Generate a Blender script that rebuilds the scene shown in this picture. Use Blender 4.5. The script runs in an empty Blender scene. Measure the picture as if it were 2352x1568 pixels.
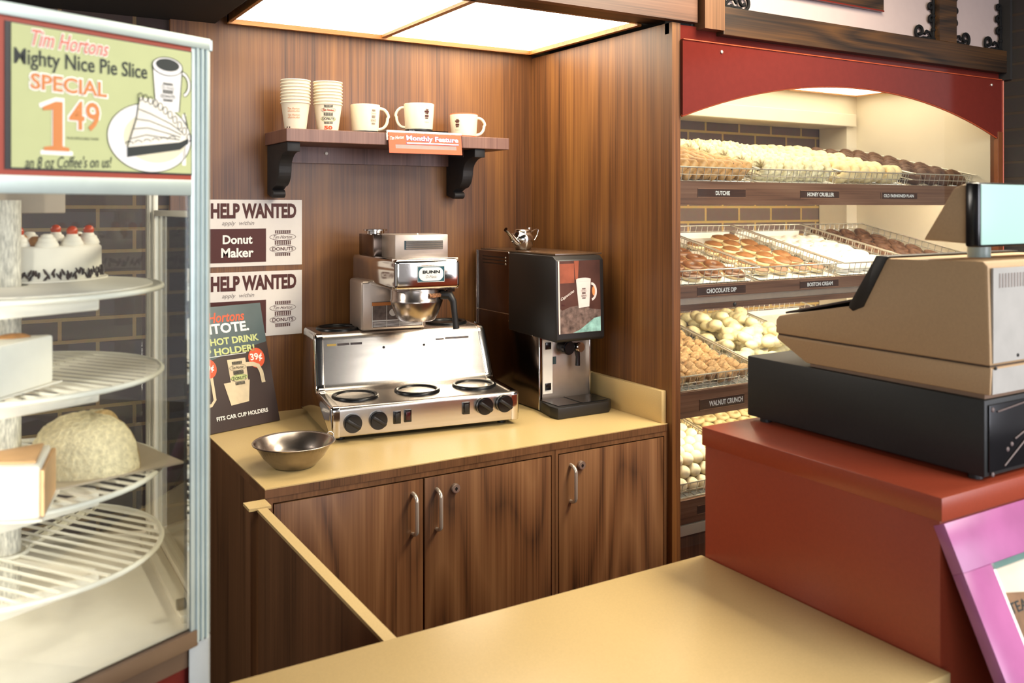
import bpy, bmesh, math, random
from mathutils import Vector, Matrix

random.seed(7)
SC = bpy.context.scene
COL = SC.collection
PI = math.pi
rad = math.radians

# ------------------------------------------------------------------ camera
EYE = 1.61
cam_d = bpy.data.cameras.new('camera')
cam = bpy.data.objects.new('camera', cam_d)
COL.objects.link(cam)
cam.location = (0, 0, EYE)
cam.rotation_euler = (rad(90), 0, rad(-31.2876))
cam_d.sensor_width = 36
cam_d.lens = 2060.5 / 2352 * 36
cam_d.shift_y = (475 - 784) / 2352
cam_d.clip_start = 0.05
cam_d.dof.use_dof = True
cam_d.dof.focus_distance = 2.75
cam_d.dof.aperture_fstop = 5.0
SC.camera = cam

# ------------------------------------------------------------------ world, lights, exposure
SC.view_settings.view_transform = 'Standard'
SC.view_settings.look = 'None'
SC.view_settings.exposure = 0.0
SC.view_settings.gamma = 1.0
SC.view_settings.use_curve_mapping = False
SC.cycles.use_denoising = True
SC.cycles.max_bounces = 8
SC.cycles.transparent_max_bounces = 16
SC.cycles.caustics_reflective = False
SC.cycles.caustics_refractive = False
SC.cycles.sample_clamp_indirect = 8

W = bpy.data.worlds.new('world')
SC.world = W
W.use_nodes = True
bg = W.node_tree.nodes['Background']
bg.inputs[0].default_value = (0.95, 0.90, 0.92, 1)
bg.inputs[1].default_value = 0.46


def area(name, loc, aim, sx, sy, power, col):
    d = bpy.data.lights.new(name, 'AREA')
    d.shape = 'RECTANGLE'
    d.size, d.size_y, d.energy, d.color = sx, sy, power, col
    o = bpy.data.objects.new(name, d)
    COL.objects.link(o)
    o.location = loc
    o.rotation_euler = (Vector(aim) - Vector(loc)).to_track_quat('-Z', 'Y').to_euler()
    return o


# daylight through the shop front behind and beside the camera
area('shop_window_light', (-1.6, -3.2, 1.7), (0.7, 1.5, 1.2), 3.0, 2.0, 75, (0.86, 0.92, 1.0))
area('side_window_light', (2.8, -3.2, 1.7), (1.6, 1.0, 1.2), 2.4, 2.0, 130, (0.88, 0.90, 1.0))
# ceiling troffers over the service side and the customer side, plus an added fill
area('ceiling_troffer_light', (2.3, 1.2, 2.75), (2.1, 1.2, 0), 1.2, 0.6, 88, (1.0, 0.87, 0.66))
area('left_fill_light', (-0.75, 2.55, 2.17), (0.9, 1.6, 0.6), 0.6, 0.6, 24, (1.0, 0.92, 0.82))  # added fill for left-facing gate and counter sides, no visible fixture
area('customer_troffer_light', (2.15, -1.1, 2.85), (2.0, -0.3, 0), 2.2, 1.0, 95, (1.0, 0.95, 0.88))
LAMP = dict(alcove=7.6, soffit=4.0, tube=48.0, case=42.0)


# ------------------------------------------------------------------ materials
def srgb(h):
    h = h.lstrip('#')
    out = []
    for i in (0, 2, 4):
        c = int(h[i:i + 2], 16) / 255
        out.append(c / 12.92 if c <= 0.04045 else ((c + 0.055) / 1.055) ** 2.4)
    return tuple(out) + (1.0,)


def new_mat(name):
    m = bpy.data.materials.new(name)
    m.use_nodes = True
    nt = m.node_tree
    return m, nt, nt.nodes['Principled BSDF']


def plain(name, hexcol, rough=0.5, metal=0.0, var=0.06, scale=30.0, bump=0.0, coat=0.0, spec=None, stretch=(1, 1, 1)):
    m, nt, b = new_mat(name)
    N, L = nt.nodes, nt.links
    c = srgb(hexcol)
    tc = N.new('ShaderNodeTexCoord')
    mp = N.new('ShaderNodeMapping')
    mp.inputs['Scale'].default_value = stretch
    L.new(tc.outputs['Object'], mp.inputs['Vector'])
    nz = N.new('ShaderNodeTexNoise')
    nz.inputs['Scale'].default_value = scale
    nz.inputs['Detail'].default_value = 4
    L.new(mp.outputs[0], nz.inputs['Vector'])
    rp = N.new('ShaderNodeValToRGB')
    rp.color_ramp.elements[0].position = 0.3
    rp.color_ramp.elements[1].position = 0.7
    rp.color_ramp.elements[0].color = tuple(x * (1 - var) for x in c[:3]) + (1,)
    rp.color_ramp.elements[1].color = tuple(min(1, x * (1 + var)) for x in c[:3]) + (1,)
    L.new(nz.outputs['Fac'], rp.inputs['Fac'])
    L.new(rp.outputs['Color'], b.inputs['Base Color'])
    b.inputs['Roughness'].default_value = rough
    b.inputs['Metallic'].default_value = metal
    if spec is not None:
        b.inputs['Specular IOR Level'].default_value = spec
    if coat:
        b.inputs['Coat Weight'].default_value = coat
        b.inputs['Coat Roughness'].default_value = 0.08
    if bump:
        bp = N.new('ShaderNodeBump')
        bp.inputs['Strength'].default_value = bump
        bp.inputs['Distance'].default_value = 0.004
        L.new(nz.outputs['Fac'], bp.inputs['Height'])
        L.new(bp.outputs[0], b.inputs['Normal'])
    return m


def wood(name, dark, mid, light, axis='Z', rough=0.42, rings=22.0, figure=3.0, seed=0.0, streak=1.0, ring_amp=0.25, arc=0.16):
    """Walnut laminate: contour figure from stretched noise plus fine pores along the grain axis."""
    m, nt, b = new_mat(name)
    N, L = nt.nodes, nt.links
    tc = N.new('ShaderNodeTexCoord')

    def stretched(k):
        mp = N.new('ShaderNodeMapping')
        s = {'X': (k, 1, 1), 'Y': (1, k, 1), 'Z': (1, 1, k)}[axis]
        mp.inputs['Scale'].default_value = s
        mp.inputs['Location'].default_value = (seed, seed * 0.7, seed * 1.3)
        L.new(tc.outputs['Object'], mp.inputs['Vector'])
        return mp

    n1 = N.new('ShaderNodeTexNoise')
    n1.inputs['Scale'].default_value = figure
    n1.inputs['Detail'].default_value = 1.2
    n1.inputs['Roughness'].default_value = 0.45
    n1.inputs['Distortion'].default_value = 0.25
    L.new(stretched(arc).outputs[0], n1.inputs['Vector'])
    mul = N.new('ShaderNodeMath')
    mul.operation = 'MULTIPLY'
    mul.inputs[1].default_value = rings
    L.new(n1.outputs['Fac'], mul.inputs[0])
    pp = N.new('ShaderNodeMath')
    pp.operation = 'PINGPONG'
    pp.inputs[1].default_value = 1.0
    L.new(mul.outputs[0], pp.inputs[0])
    n2 = N.new('ShaderNodeTexNoise')
    n2.inputs['Scale'].default_value = 190
    n2.inputs['Detail'].default_value = 4
    L.new(stretched(0.012).outputs[0], n2.inputs['Vector'])
    n3 = N.new('ShaderNodeTexNoise')
    n3.inputs['Scale'].default_value = 42
    n3.inputs['Detail'].default_value = 3
    L.new(stretched(0.02).outputs[0], n3.inputs['Vector'])
    a1 = N.new('ShaderNodeMath')
    a1.operation = 'MULTIPLY_ADD'
    a1.inputs[1].default_value = ring_amp
    L.new(pp.outputs[0], a1.inputs[0])
    a2 = N.new('ShaderNodeMath')
    a2.operation = 'MULTIPLY_ADD'
    a2.inputs[1].default_value = 0.8 * streak
    L.new(n2.outputs['Fac'], a2.inputs[0])
    a3 = N.new('ShaderNodeMath')
    a3.operation = 'MULTIPLY_ADD'
    a3.inputs[1].default_value = 0.5 * streak
    a3.inputs[2].default_value = 0.45 - 0.65 * streak - 0.5 * ring_amp
    L.new(n3.outputs['Fac'], a3.inputs[0])
    L.new(a3.outputs[0], a2.inputs[2])
    L.new(a2.outputs[0], a1.inputs[2])
    rp = N.new('ShaderNodeValToRGB')
    e = rp.color_ramp.elements
    e[0].position, e[0].color = 0.08, srgb(dark)
    e[1].position, e[1].color = 0.78, srgb(light)
    k = e.new(0.36)
    k.color = srgb(mid)
    L.new(a1.outputs[0], rp.inputs['Fac'])
    L.new(rp.outputs['Color'], b.inputs['Base Color'])
    b.inputs['Roughness'].default_value = rough
    return m


def emit(name, hexcol, strength, lens=False):
    m, nt, b = new_mat(name)
    N, L = nt.nodes, nt.links
    c = srgb(hexcol)
    b.inputs['Base Color'].default_value = c
    b.inputs['Emission Color'].default_value = c
    b.inputs['Emission Strength'].default_value = strength
    b.inputs['Roughness'].default_value = 0.35
    if lens:                        # prismatic diffuser: a fine grid of pyramids
        tc = N.new('ShaderNodeTexCoord')
        ck = N.new('ShaderNodeTexChecker')
        ck.inputs['Scale'].default_value = 75
        ck.inputs['Color1'].default_value = (1, 1, 1, 1)
        ck.inputs['Color2'].default_value = (0.8, 0.8, 0.8, 1)
        L.new(tc.outputs['Object'], ck.inputs['Vector'])
        mx = N.new('ShaderNodeMath')
        mx.operation = 'MULTIPLY'
        mx.inputs[1].default_value = strength
        L.new(ck.outputs['Fac'], mx.inputs[0])
        ad = N.new('ShaderNodeMath')
        ad.operation = 'MULTIPLY_ADD'
        ad.inputs[1].default_value = -0.2 * strength
        ad.inputs[2].default_value = strength
        L.new(ck.outputs['Fac'], ad.inputs[0])
        L.new(ad.outputs[0], b.inputs['Emission Strength'])
    return m


def glass(name, tint=(0.97, 0.99, 0.98, 1), ior=1.45, rough=0.0):
    m = bpy.data.materials.new(name)
    m.use_nodes = True
    nt = m.node_tree
    N, L = nt.nodes, nt.links
    N.remove(N['Principled BSDF'])
    out = N['Material Output']
    tr = N.new('ShaderNodeBsdfTransparent')
    tr.inputs[0].default_value = tint
    gl = N.new('ShaderNodeBsdfGlossy')
    gl.inputs['Roughness'].default_value = rough
    fr = N.new('ShaderNodeFresnel')
    fr.inputs['IOR'].default_value = ior
    mx = N.new('ShaderNodeMixShader')
    L.new(fr.outputs[0], mx.inputs[0])
    L.new(tr.outputs[0], mx.inputs[1])
    L.new(gl.outputs[0], mx.inputs[2])
    L.new(mx.outputs[0], out.inputs['Surface'])
    return m


def brick(name, c1, c2, mortar, plane='XZ', bw=0.213, bh=0.0692, ms=0.006):
    m, nt, b = new_mat(name)
    N, L = nt.nodes, nt.links
    tc = N.new('ShaderNodeTexCoord')
    mp = N.new('ShaderNodeMapping')
    mp.inputs['Rotation'].default_value = (rad(-90), 0, 0)
    L.new(tc.outputs['Object'], mp.inputs['Vector'])
    br = N.new('ShaderNodeTexBrick')
    br.inputs['Scale'].default_value = 1
    br.inputs['Brick Width'].default_value = bw
    br.inputs['Row Height'].default_value = bh
    br.inputs['Mortar Size'].default_value = ms
    br.inputs['Mortar Smooth'].default_value = 0.15
    br.inputs['Color1'].default_value = srgb(c1)
    br.inputs['Color2'].default_value = srgb(c2)
    br.inputs['Mortar'].default_value = srgb(mortar)
    L.new(mp.outputs[0], br.inputs['Vector'])
    nz = N.new('ShaderNodeTexNoise')
    nz.inputs['Scale'].default_value = 45
    nz.inputs['Detail'].default_value = 5
    L.new(tc.outputs['Object'], nz.inputs['Vector'])
    mx = N.new('ShaderNodeMixRGB')
    mx.blend_type = 'MULTIPLY'
    mx.inputs[0].default_value = 0.35
    L.new(br.outputs['Color'], mx.inputs[1])
    L.new(nz.outputs['Color'], mx.inputs[2])
    L.new(mx.outputs[0], b.inputs['Base Color'])
    b.inputs['Roughness'].default_value = 0.8
    bp = N.new('ShaderNodeBump')
    bp.inputs['Strength'].default_value = 0.5
    bp.inputs['Distance'].default_value = 0.004
    bp.invert = True
    L.new(br.outputs['Fac'], bp.inputs['Height'])
    L.new(bp.outputs[0], b.inputs['Normal'])
    return m


M = {}
M['wood'] = wood('walnut_wall', '#381f0c', '#674020', '#8d5e2d', rings=12, figure=2.2, seed=3.1)
M['wood_door'] = wood('walnut_door', '#2f1c0e', '#6d482b', '#8e6643', rings=17, figure=5.0, seed=11.0, ring_amp=0.40, arc=0.14, streak=0.8)
M['wood_door2'] = wood('walnut_door_other', '#2f1c0e', '#6d482b', '#8e6643', rings=17, figure=4.6, seed=27.0, ring_amp=0.40, arc=0.14, streak=0.8)
M['wood_cab'] = wood('walnut_carcass', '#382314', '#66462c', '#80593a', rings=8, figure=3.0, seed=5.0)
M['wood_x'] = wood('walnut_lengthwise', '#38241a', '#664634', '#7f5a44', axis='X', rings=8, figure=3.0, seed=9.0)
M['wood_shelf'] = wood('walnut_shelf', '#4a2f26', '#6f4c40', '#876252', axis='Z', rings=6, figure=5.0, seed=2.0)
M['wood_dark'] = wood('smoked_oak', '#18110c', '#2c1e13', '#4a3119', axis='X', rings=16, figure=5.0, seed=1.0, ring_amp=0.45)
M['wood_board'] = wood('walnut_label_board', '#44291b', '#754f39', '#8d6850', axis='X', rings=10, figure=4.0, seed=6.0)
M['yellow'] = plain('mustard_laminate', '#c9ae78', rough=0.36, var=0.05, scale=350)
M['red'] = plain('red_laminate', '#97412a', rough=0.3, var=0.05, scale=200)
M['red_gloss'] = plain('red_acrylic', '#5e211b', rough=0.12, var=0.04, scale=50)
M['black'] = plain('black_plastic', '#1b1918', rough=0.45, var=0.1, scale=200)
M['black_gloss'] = plain('black_gloss_plastic', '#151416', rough=0.2, var=0.1)
M['ring_black'] = plain('black_warmer_enamel', '#0f0f10', rough=0.3, var=0.1, spec=0.3)
M['dark_iron'] = plain('dark_cast_iron', '#111112', rough=0.75, var=0.1, spec=0.15)
M['void'] = plain('dark_soffit_paint', '#1c1a19', rough=0.8, var=0.1)
M['dark_floor'] = plain('dark_floor_tile', '#231e1b', rough=0.5, var=0.2, scale=6)
M['steel'] = plain('brushed_steel', '#cfc9c2', rough=0.27, metal=1.0, var=0.06, scale=90, stretch=(0.05, 1, 1))
M['steel_polish'] = plain('polished_steel', '#d2cdc6', rough=0.1, metal=1.0, var=0.03)
M['steel_dark'] = plain('dark_polished_side_panel', '#6a5a50', rough=0.16, metal=1.0, var=0.05)
M['steel_bowl'] = plain('worn_steel', '#b9ada4', rough=0.24, metal=1.0, var=0.08, scale=60)
M['steel_matte'] = plain('satin_steel_front', '#b8a99c', rough=0.38, metal=0.75, var=0.05)
M['chrome'] = plain('chrome_wire', '#e6e0d2', rough=0.25, metal=0.7, var=0.02)
M['alu'] = plain('brushed_aluminium', '#b4c2be', rough=0.42, metal=0.5, var=0.04)
M['alu_warm'] = plain('cream_aluminium', '#d7d0bf', rough=0.45, metal=0.2, var=0.04)
M['white'] = plain('white_enamel', '#efe9dc', rough=0.4, var=0.03)
M['white_wire'] = plain('white_coated_wire', '#f1eddf', rough=0.4, var=0.02)
M['paper'] = plain('white_paper', '#f3eee4', rough=0.85, var=0.02)
M['sign_white'] = plain('white_card', '#e9e2da', rough=0.7, var=0.02)
M['cream_wall'] = plain('cream_paint', '#e7dbc4', rough=0.6, var=0.02, scale=8)
M['panel_white'] = plain('grey_white_panel', '#a39390', rough=0.6, var=0.02)
M['cup'] = plain('cream_paper_cup', '#e9ddc3', rough=0.55, var=0.03)
M['mug'] = plain('cream_plastic_mug', '#eee3c6', rough=0.35, var=0.02)
M['orange'] = plain('orange_print', '#e2562a', rough=0.5, var=0.03)
M['orange_soft'] = plain('faded_orange_print', '#dd9a6c', rough=0.6, var=0.05)
M['brown_print'] = plain('brown_print', '#4b1a14', rough=0.6, var=0.04)
M['black_print'] = plain('black_print', '#1b2422', rough=0.6, var=0.04)
M['grey_print'] = plain('grey_print', '#8d8380', rough=0.6, var=0.04)
M['white_print'] = plain('white_print', '#f4f1ea', rough=0.6, var=0.02)
M['green_print'] = plain('pale_green_print', '#c7d08a', rough=0.6, var=0.03)
M['purple_print'] = plain('purple_print', '#5b2a6a', rough=0.6, var=0.03)
M['sign_green'] = plain('pale_green_card', '#b9c08a', rough=0.6, var=0.02)
M['sign_tan'] = plain('tan_orange_print', '#cf8143', rough=0.6, var=0.03)
M['sign_pink'] = plain('salmon_print', '#d3735c', rough=0.6, var=0.03)
M['sign_red'] = plain('sign_red_border', '#9c3a22', rough=0.5, var=0.03)
M['beige'] = plain('beige_register_plastic', '#b3946e', rough=0.55, var=0.04, scale=250, bump=0.05)
M['drawer'] = plain('black_register_drawer', '#1e1f1e', rough=0.5, var=0.1, scale=150)
M['magenta'] = plain('red_frame_daylight_tint', '#a8608f', rough=0.25, var=0.25, scale=6)  # red frame; bluish daylight reflection painted into its base colour
M['glass'] = glass('clear_glass')
M['acrylic'] = glass('clear_acrylic', (0.93, 0.9, 0.88, 1))
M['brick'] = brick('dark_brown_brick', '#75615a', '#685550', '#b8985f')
M['brick_dark'] = brick('brick_dimmed_by_glass', '#4c3d37', '#423430', '#7d6545')  # same brick, darkened in colour for the dim view through the case glass
M['black_wood'] = plain('black_painted_wood', '#1e1c1c', rough=0.6, var=0.15)
M['poster_dark'] = plain('dark_brown_card', '#3a2a26', rough=0.35, var=0.15, scale=6)
M['poster_teal'] = plain('slate_teal_card', '#4d5f62', rough=0.35, var=0.2, scale=5)
M['dough'] = plain('golden_dough', '#c99a60', rough=0.5, var=0.3, scale=60, bump=0.2)
M['dough_pale'] = plain('pale_dough', '#ecd6a4', rough=0.7, var=0.12, scale=60, bump=0.25)
M['glaze_pale'] = plain('sugar_glaze', '#efdfb6', rough=0.35, var=0.22, scale=40)
M['dip'] = plain('dark_dip_icing', '#6a4020', rough=0.35, var=0.3, scale=60)
M['fritter'] = plain('glazed_golden_fritter', '#ecd8ae', rough=0.4, var=0.34, scale=28, bump=0.3)
M['choc'] = plain('chocolate_icing', '#5a3218', rough=0.35, var=0.15, scale=40)
M['choc_tan'] = plain('milk_chocolate_icing', '#8a5a30', rough=0.45, var=0.2, scale=40)
M['choc_cake'] = plain('chocolate_cake_dough', '#5b3a24', rough=0.65, var=0.2, scale=70, bump=0.3)
M['choc_dark'] = plain('dark_chocolate', '#2e1a12', rough=0.5, var=0.2)
M['ball'] = plain('cream_donut_ball', '#f2e4c0', rough=0.7, var=0.06, scale=60, bump=0.15)
M['sugar'] = plain('powdered_sugar', '#f6f1e6', rough=0.9, var=0.03, scale=90, bump=0.3)
M['walnut_crunch'] = plain('walnut_crunch_dough', '#b08c60', rough=0.8, var=0.35, scale=110, bump=0.8)
M['cream'] = plain('whipped_cream', '#f4efe2', rough=0.7, var=0.02, scale=60, bump=0.1)
M['coconut'] = plain('toasted_coconut', '#e8dab4', rough=0.9, var=0.2, scale=140, bump=0.9)
M['cherry'] = plain('orange_cherry', '#c2461f', rough=0.25, var=0.1)
M['sponge'] = plain('sponge_cake', '#a9743a', rough=0.85, var=0.25, scale=120, bump=0.5)
M['orange_cake'] = plain('apricot_topping', '#d6a878', rough=0.5, var=0.1)


# ------------------------------------------------------------------ mesh builder
class MB:
    def __init__(self):
        self.v, self.f = [], []

    def add(self, vs, fs, fn=None):
        n = len(self.v)
        self.v += [Vector(fn(*p)) if fn else Vector(p) for p in vs]
        self.f += [tuple(i + n for i in q) for q in fs]
        return self

    def box(self, x0, x1, y0, y1, z0, z1, bev=0.0, seg=2, mat=None):
        bm = bmesh.new()
        bmesh.ops.create_cube(bm, size=1)
        for v in bm.verts:
            v.co = Vector(((x0 + x1) / 2 + v.co.x * (x1 - x0), (y0 + y1) / 2 + v.co.y * (y1 - y0), (z0 + z1) / 2 + v.co.z * (z1 - z0)))
        if bev:
            bmesh.ops.bevel(bm, geom=bm.edges[:], offset=bev, segments=seg, affect='EDGES', profile=0.5)
        return self.bm(bm, mat)

    def bm(self, bm, mat=None):
        bm.verts.index_update()
        vs = [(mat @ v.co if mat else v.co.copy()) for v in bm.verts]
        fs = [tuple(v.index for v in f.verts) for f in bm.faces]
        bm.free()
        return self.add(vs, fs)

    def prism(self, pts, h0, h1, axis='X', bev=0.0, seg=2):
        """polygon pts (2-D) extruded along an axis: X -> (y,z), Y -> (x,z), Z -> (x,y)"""
        mk = {'X': lambda a, b, h: (h, a, b), 'Y': lambda a, b, h: (a, h, b), 'Z': lambda a, b, h: (a, b, h)}[axis]
        bm = bmesh.new()
        lo = [bm.verts.new(mk(a, b, h0)) for a, b in pts]
        hi = [bm.verts.new(mk(a, b, h1)) for a, b in pts]
        n = len(pts)
        bm.faces.new(lo)
        bm.faces.new(hi[::-1])
        for i in range(n):
            bm.faces.new((lo[i], hi[i], hi[(i + 1) % n], lo[(i + 1) % n]))
        bmesh.ops.recalc_face_normals(bm, faces=bm.faces[:])
        if bev:
            bmesh.ops.bevel(bm, geom=bm.edges[:], offset=bev, segments=seg, affect='EDGES', profile=0.5)
        return self.bm(bm)

    def tube(self, path, r, seg=8, closed=False, cap=True):
        P = [Vector(p) for p in path]
        n = len(P)
        R = r if isinstance(r, (list, tuple)) else [r] * n
        vs, fs = [], []
        ref = None
        for i, p in enumerate(P):
            if closed:
                t = (P[(i + 1) % n] - P[i - 1])
            else:
                t = P[min(i + 1, n - 1)] - P[max(i - 1, 0)]
            t.normalize()
            if ref is None:
                ref = t.orthogonal().normalized()
            ref = (ref - t * ref.dot(t))
            ref = ref.normalized() if ref.length > 1e-6 else t.orthogonal().normalized()
            b = t.cross(ref)
            for k in range(seg):
                a = 2 * PI * k / seg
                vs.append(p + (ref * math.cos(a) + b * math.sin(a)) * R[i])
        m = n if closed else n - 1
        for i in range(m):
            j = (i + 1) % n
            for k in range(seg):
                l = (k + 1) % seg
                fs.append((i * seg + k, i * seg + l, j * seg + l, j * seg + k))
        if cap and not closed:
            fs.append(tuple(range(seg))[::-1])
            fs.append(tuple((n - 1) * seg + k for k in range(seg)))
        return self.add(vs, fs)

    def lathe(self, prof, seg=40, c=(0, 0, 0), a0=0.0, a1=2 * PI, sx=1.0, sy=1.0):
        """prof: list of (r, z); revolved about z through c"""
        full = abs(a1 - a0 - 2 * PI) < 1e-6
        cnt = seg if full else seg + 1
        vs, fs = [], []
        for r, z in prof:
            for k in range(cnt):
                a = a0 + (a1 - a0) * k / seg
                vs.append((c[0] + r * math.cos(a) * sx, c[1] + r * math.sin(a) * sy, c[2] + z))
        for i in range(len(prof) - 1):
            for k in range(seg):
                l = (k + 1) % cnt
                fs.append((i * cnt + k, i * cnt + l, (i + 1) * cnt + l, (i + 1) * cnt + k))
        return self.add(vs, fs)

    def torus(self, R, r, c=(0, 0, 0), seg=32, sub=10, flat=1.0, fn=None):
        vs, fs = [], []
        for i in range(seg):
            a = 2 * PI * i / seg
            for k in range(sub):
                b = 2 * PI * k / sub
                vs.append((c[0] + (R + r * math.cos(b)) * math.cos(a), c[1] + (R + r * math.cos(b)) * math.sin(a), c[2] + r * math.sin(b) * flat))
        for i in range(seg):
            for k in range(sub):
                i2, k2 = (i + 1) % seg, (k + 1) % sub
                fs.append((i * sub + k, i2 * sub + k, i2 * sub + k2, i * sub + k2))
        return self.add(vs, fs, fn)

    def ball(self, c, rx, ry=None, rz=None, seg=16, rings=10, jit=0.0):
        ry = rx if ry is None else ry
        rz = rx if rz is None else rz
        vs, fs = [], []
        vs.append((c[0], c[1], c[2] - rz))
        for i in range(1, rings):
            t = PI * i / rings
            for k in range(seg):
                a = 2 * PI * k / seg
                j = 1 + random.uniform(-jit, jit)
                vs.append((c[0] + rx * math.sin(t) * math.cos(a) * j, c[1] + ry * math.sin(t) * math.sin(a) * j, c[2] - rz * math.cos(t) * j))
        vs.append((c[0], c[1], c[2] + rz))
        top = len(vs) - 1
        for k in range(seg):
            l = (k + 1) % seg
            fs.append((0, 1 + l, 1 + k))
            fs.append((top, top - seg + k, top - seg + l))
        for i in range(rings - 2):
            for k in range(seg):
                l = (k + 1) % seg
                a = 1 + i * seg
                fs.append((a + k, a + l, a + seg + l, a + seg + k))
        return self.add(vs, fs)

    def cyl(self, c, r, h, axis='Z', seg=24, r2=None, bev=0.0):
        bm = bmesh.new()
        bmesh.ops.create_cone(bm, cap_ends=True, segments=seg, radius1=r, radius2=r if r2 is None else r2, depth=h)
        if bev:
            es = [e for e in bm.edges if abs(e.verts[0].co.z - e.verts[1].co.z) < 1e-6]
            bmesh.ops.bevel(bm, geom=es, offset=bev, segments=2, affect='EDGES')
        rot = {'Z': Matrix(), 'X': Matrix.Rotation(PI / 2, 4, 'Y'), 'Y': Matrix.Rotation(PI / 2, 4, 'X')}[axis]
        return self.bm(bm, Matrix.Translation(c) @ rot)

    def poly(self, pts3, fn=None):
        return self.add(pts3, [tuple(range(len(pts3)))], fn)


# ---- parent matrices of things (all parts are built in the thing's own frame)
TM = {}


def _finish(o, me, smooth):
    if smooth:
        for p in me.polygons:
            p.use_smooth = True
        try:
            me.set_sharp_from_angle(angle=rad(smooth))
        except Exception:
            pass


def mesh_obj(name, mb, mat, parent=None, world=True, smooth=40):
    """one mesh object; world=True: the builder holds world coordinates and is moved into the parent's frame"""
    me = bpy.data.meshes.new(name)
    me.from_pydata([tuple(v) for v in mb.v], [], mb.f)
    me.update()
    bm = bmesh.new()
    bm.from_mesh(me)
    bmesh.ops.recalc_face_normals(bm, faces=bm.faces[:])
    bm.to_mesh(me)
    bm.free()
    o = bpy.data.objects.new(name, me)
    COL.objects.link(o)
    me.materials.append(mat)
    if parent is not None:
        pm = TM.get(parent.name, Matrix())
        if world:
            me.transform(pm.inverted())
        o.parent = parent
        TM[o.name] = pm.copy()
    else:
        TM[o.name] = Matrix()
    _finish(o, me, smooth)
    return o


def thing(name, label, cat, loc=(0, 0, 0), rotz=0.0, group=None):
    o = bpy.data.objects.new(name, None)
    o.empty_display_size = 0.05
    COL.objects.link(o)
    o.location = loc
    o.rotation_euler = (0, 0, rotz)
    o['label'], o['category'] = label, cat
    if group:
        o['group'] = group
    TM[o.name] = Matrix.Translation(loc) @ Matrix.Rotation(rotz, 4, 'Z')
    return o


def tag(o, label, cat, group=None):
    o['label'], o['category'] = label, cat
    if group:
        o['group'] = group
    return o


def centre(o):
    """move a top-level mesh's origin to the middle of its base"""
    me = o.data
    xs = [v.co for v in me.vertices]
    c = Vector(((min(v.x for v in xs) + max(v.x for v in xs)) / 2, (min(v.y for v in xs) + max(v.y for v in xs)) / 2, min(v.z for v in xs)))
    me.transform(Matrix.Translation(-c))
    o.location = c
    TM[o.name] = Matrix.Translation(c)
    return o


def single(name, mb, mat, label, cat, group=None, smooth=40):
    return tag(centre(mesh_obj(name, mb, mat, None, True, smooth)), label, cat, group)


def struct(name, mb, mat, smooth=0):
    o = mesh_obj(name, mb, mat, None, True, smooth)
    o['kind'] = 'structure'
    return o


def dup(root, mtx, label=None, group=None):
    """copy of a thing with its parts and sub-parts"""
    r = root.copy()
    COL.objects.link(r)
    r.matrix_world = mtx
    if label:
        r['label'] = label
    if group:
        r['group'] = group
    for ch in list(root.children):
        c = ch.copy()
        COL.objects.link(c)
        c.parent = r
        for g in list(ch.children):
            d = g.copy()
            COL.objects.link(d)
            d.parent = c
    return r


# ---- flat printing
def tx(parent, name, mat, s, fr, *a, **k):
    """one line of lettering as a part of its sign"""
    b = MB()
    text(b, s, fr, *a, **k)
    return mesh_obj(name, b, mat, parent, smooth=0)


class Frame:
    """a plane in the place: origin, right, up; z = height above the plane"""

    def __init__(self, o, r, u):
        self.o, self.r, self.u = Vector(o), Vector(r).normalized(), Vector(u).normalized()
        self.n = self.r.cross(self.u)

    def __call__(self, x, y, z=0.0):
        return self.o + self.r * x + self.u * y + self.n * z


_tc = {}


def text_geo(s, bold, shear):
    key = (s, bold, shear)
    if key not in _tc:
        cu = bpy.data.curves.new('lettering_outline', 'FONT')
        cu.body = s
        cu.size = 1.0
        cu.offset = bold
        cu.shear = shear
        cu.resolution_u = 3
        o = bpy.data.objects.new('lettering_outline', cu)
        COL.objects.link(o)
        dg = bpy.context.evaluated_depsgraph_get()
        dg.update()
        me = bpy.data.meshes.new_from_object(o.evaluated_get(dg))
        vs = [(v.co.x, v.co.y) for v in me.vertices]
        fs = [tuple(p.vertices) for p in me.polygons]
        bpy.data.objects.remove(o)
        bpy.data.curves.remove(cu)
        bpy.data.meshes.remove(me)
        _tc[key] = (vs, fs)
    return _tc[key]


def text(mb, s, fr, x0, x1, y0, y1, z=0.0008, bold=0.0, shear=0.0, rise=0.0):
    """lettering stretched to the box x0..x1, y0..y1 of the plane; rise slopes the baseline"""
    vs, fs = text_geo(s, bold, shear)
    ax, bx = min(v[0] for v in vs), max(v[0] for v in vs)
    ay, by = min(v[1] for v in vs), max(v[1] for v in vs)
    pts = []
    for x, y in vs:
        u = (x - ax) / (bx - ax)
        w = (y - ay) / (by - ay)
        pts.append(fr(x0 + (x1 - x0) * u, y0 + (y1 - y0) * w + rise * u, z))
    mb.add(pts, fs)


def flat(mb, pts, fr, z=0.0006):
    mb.add([fr(x, y, z) for x, y in pts], [tuple(range(len(pts)))])


def rect(mb, fr, x0, x1, y0, y1, z=0.0006):
    flat(mb, [(x0, y0), (x1, y0), (x1, y1), (x0, y1)], fr, z)


def ell(cx, cy, rx, ry, n=28, a0=0.0, a1=2 * PI):
    return [(cx + rx * math.cos(a0 + (a1 - a0) * i / n), cy + ry * math.sin(a0 + (a1 - a0) * i / n)) for i in range(n if abs(a1 - a0) > 6.28 else n + 1)]


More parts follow.
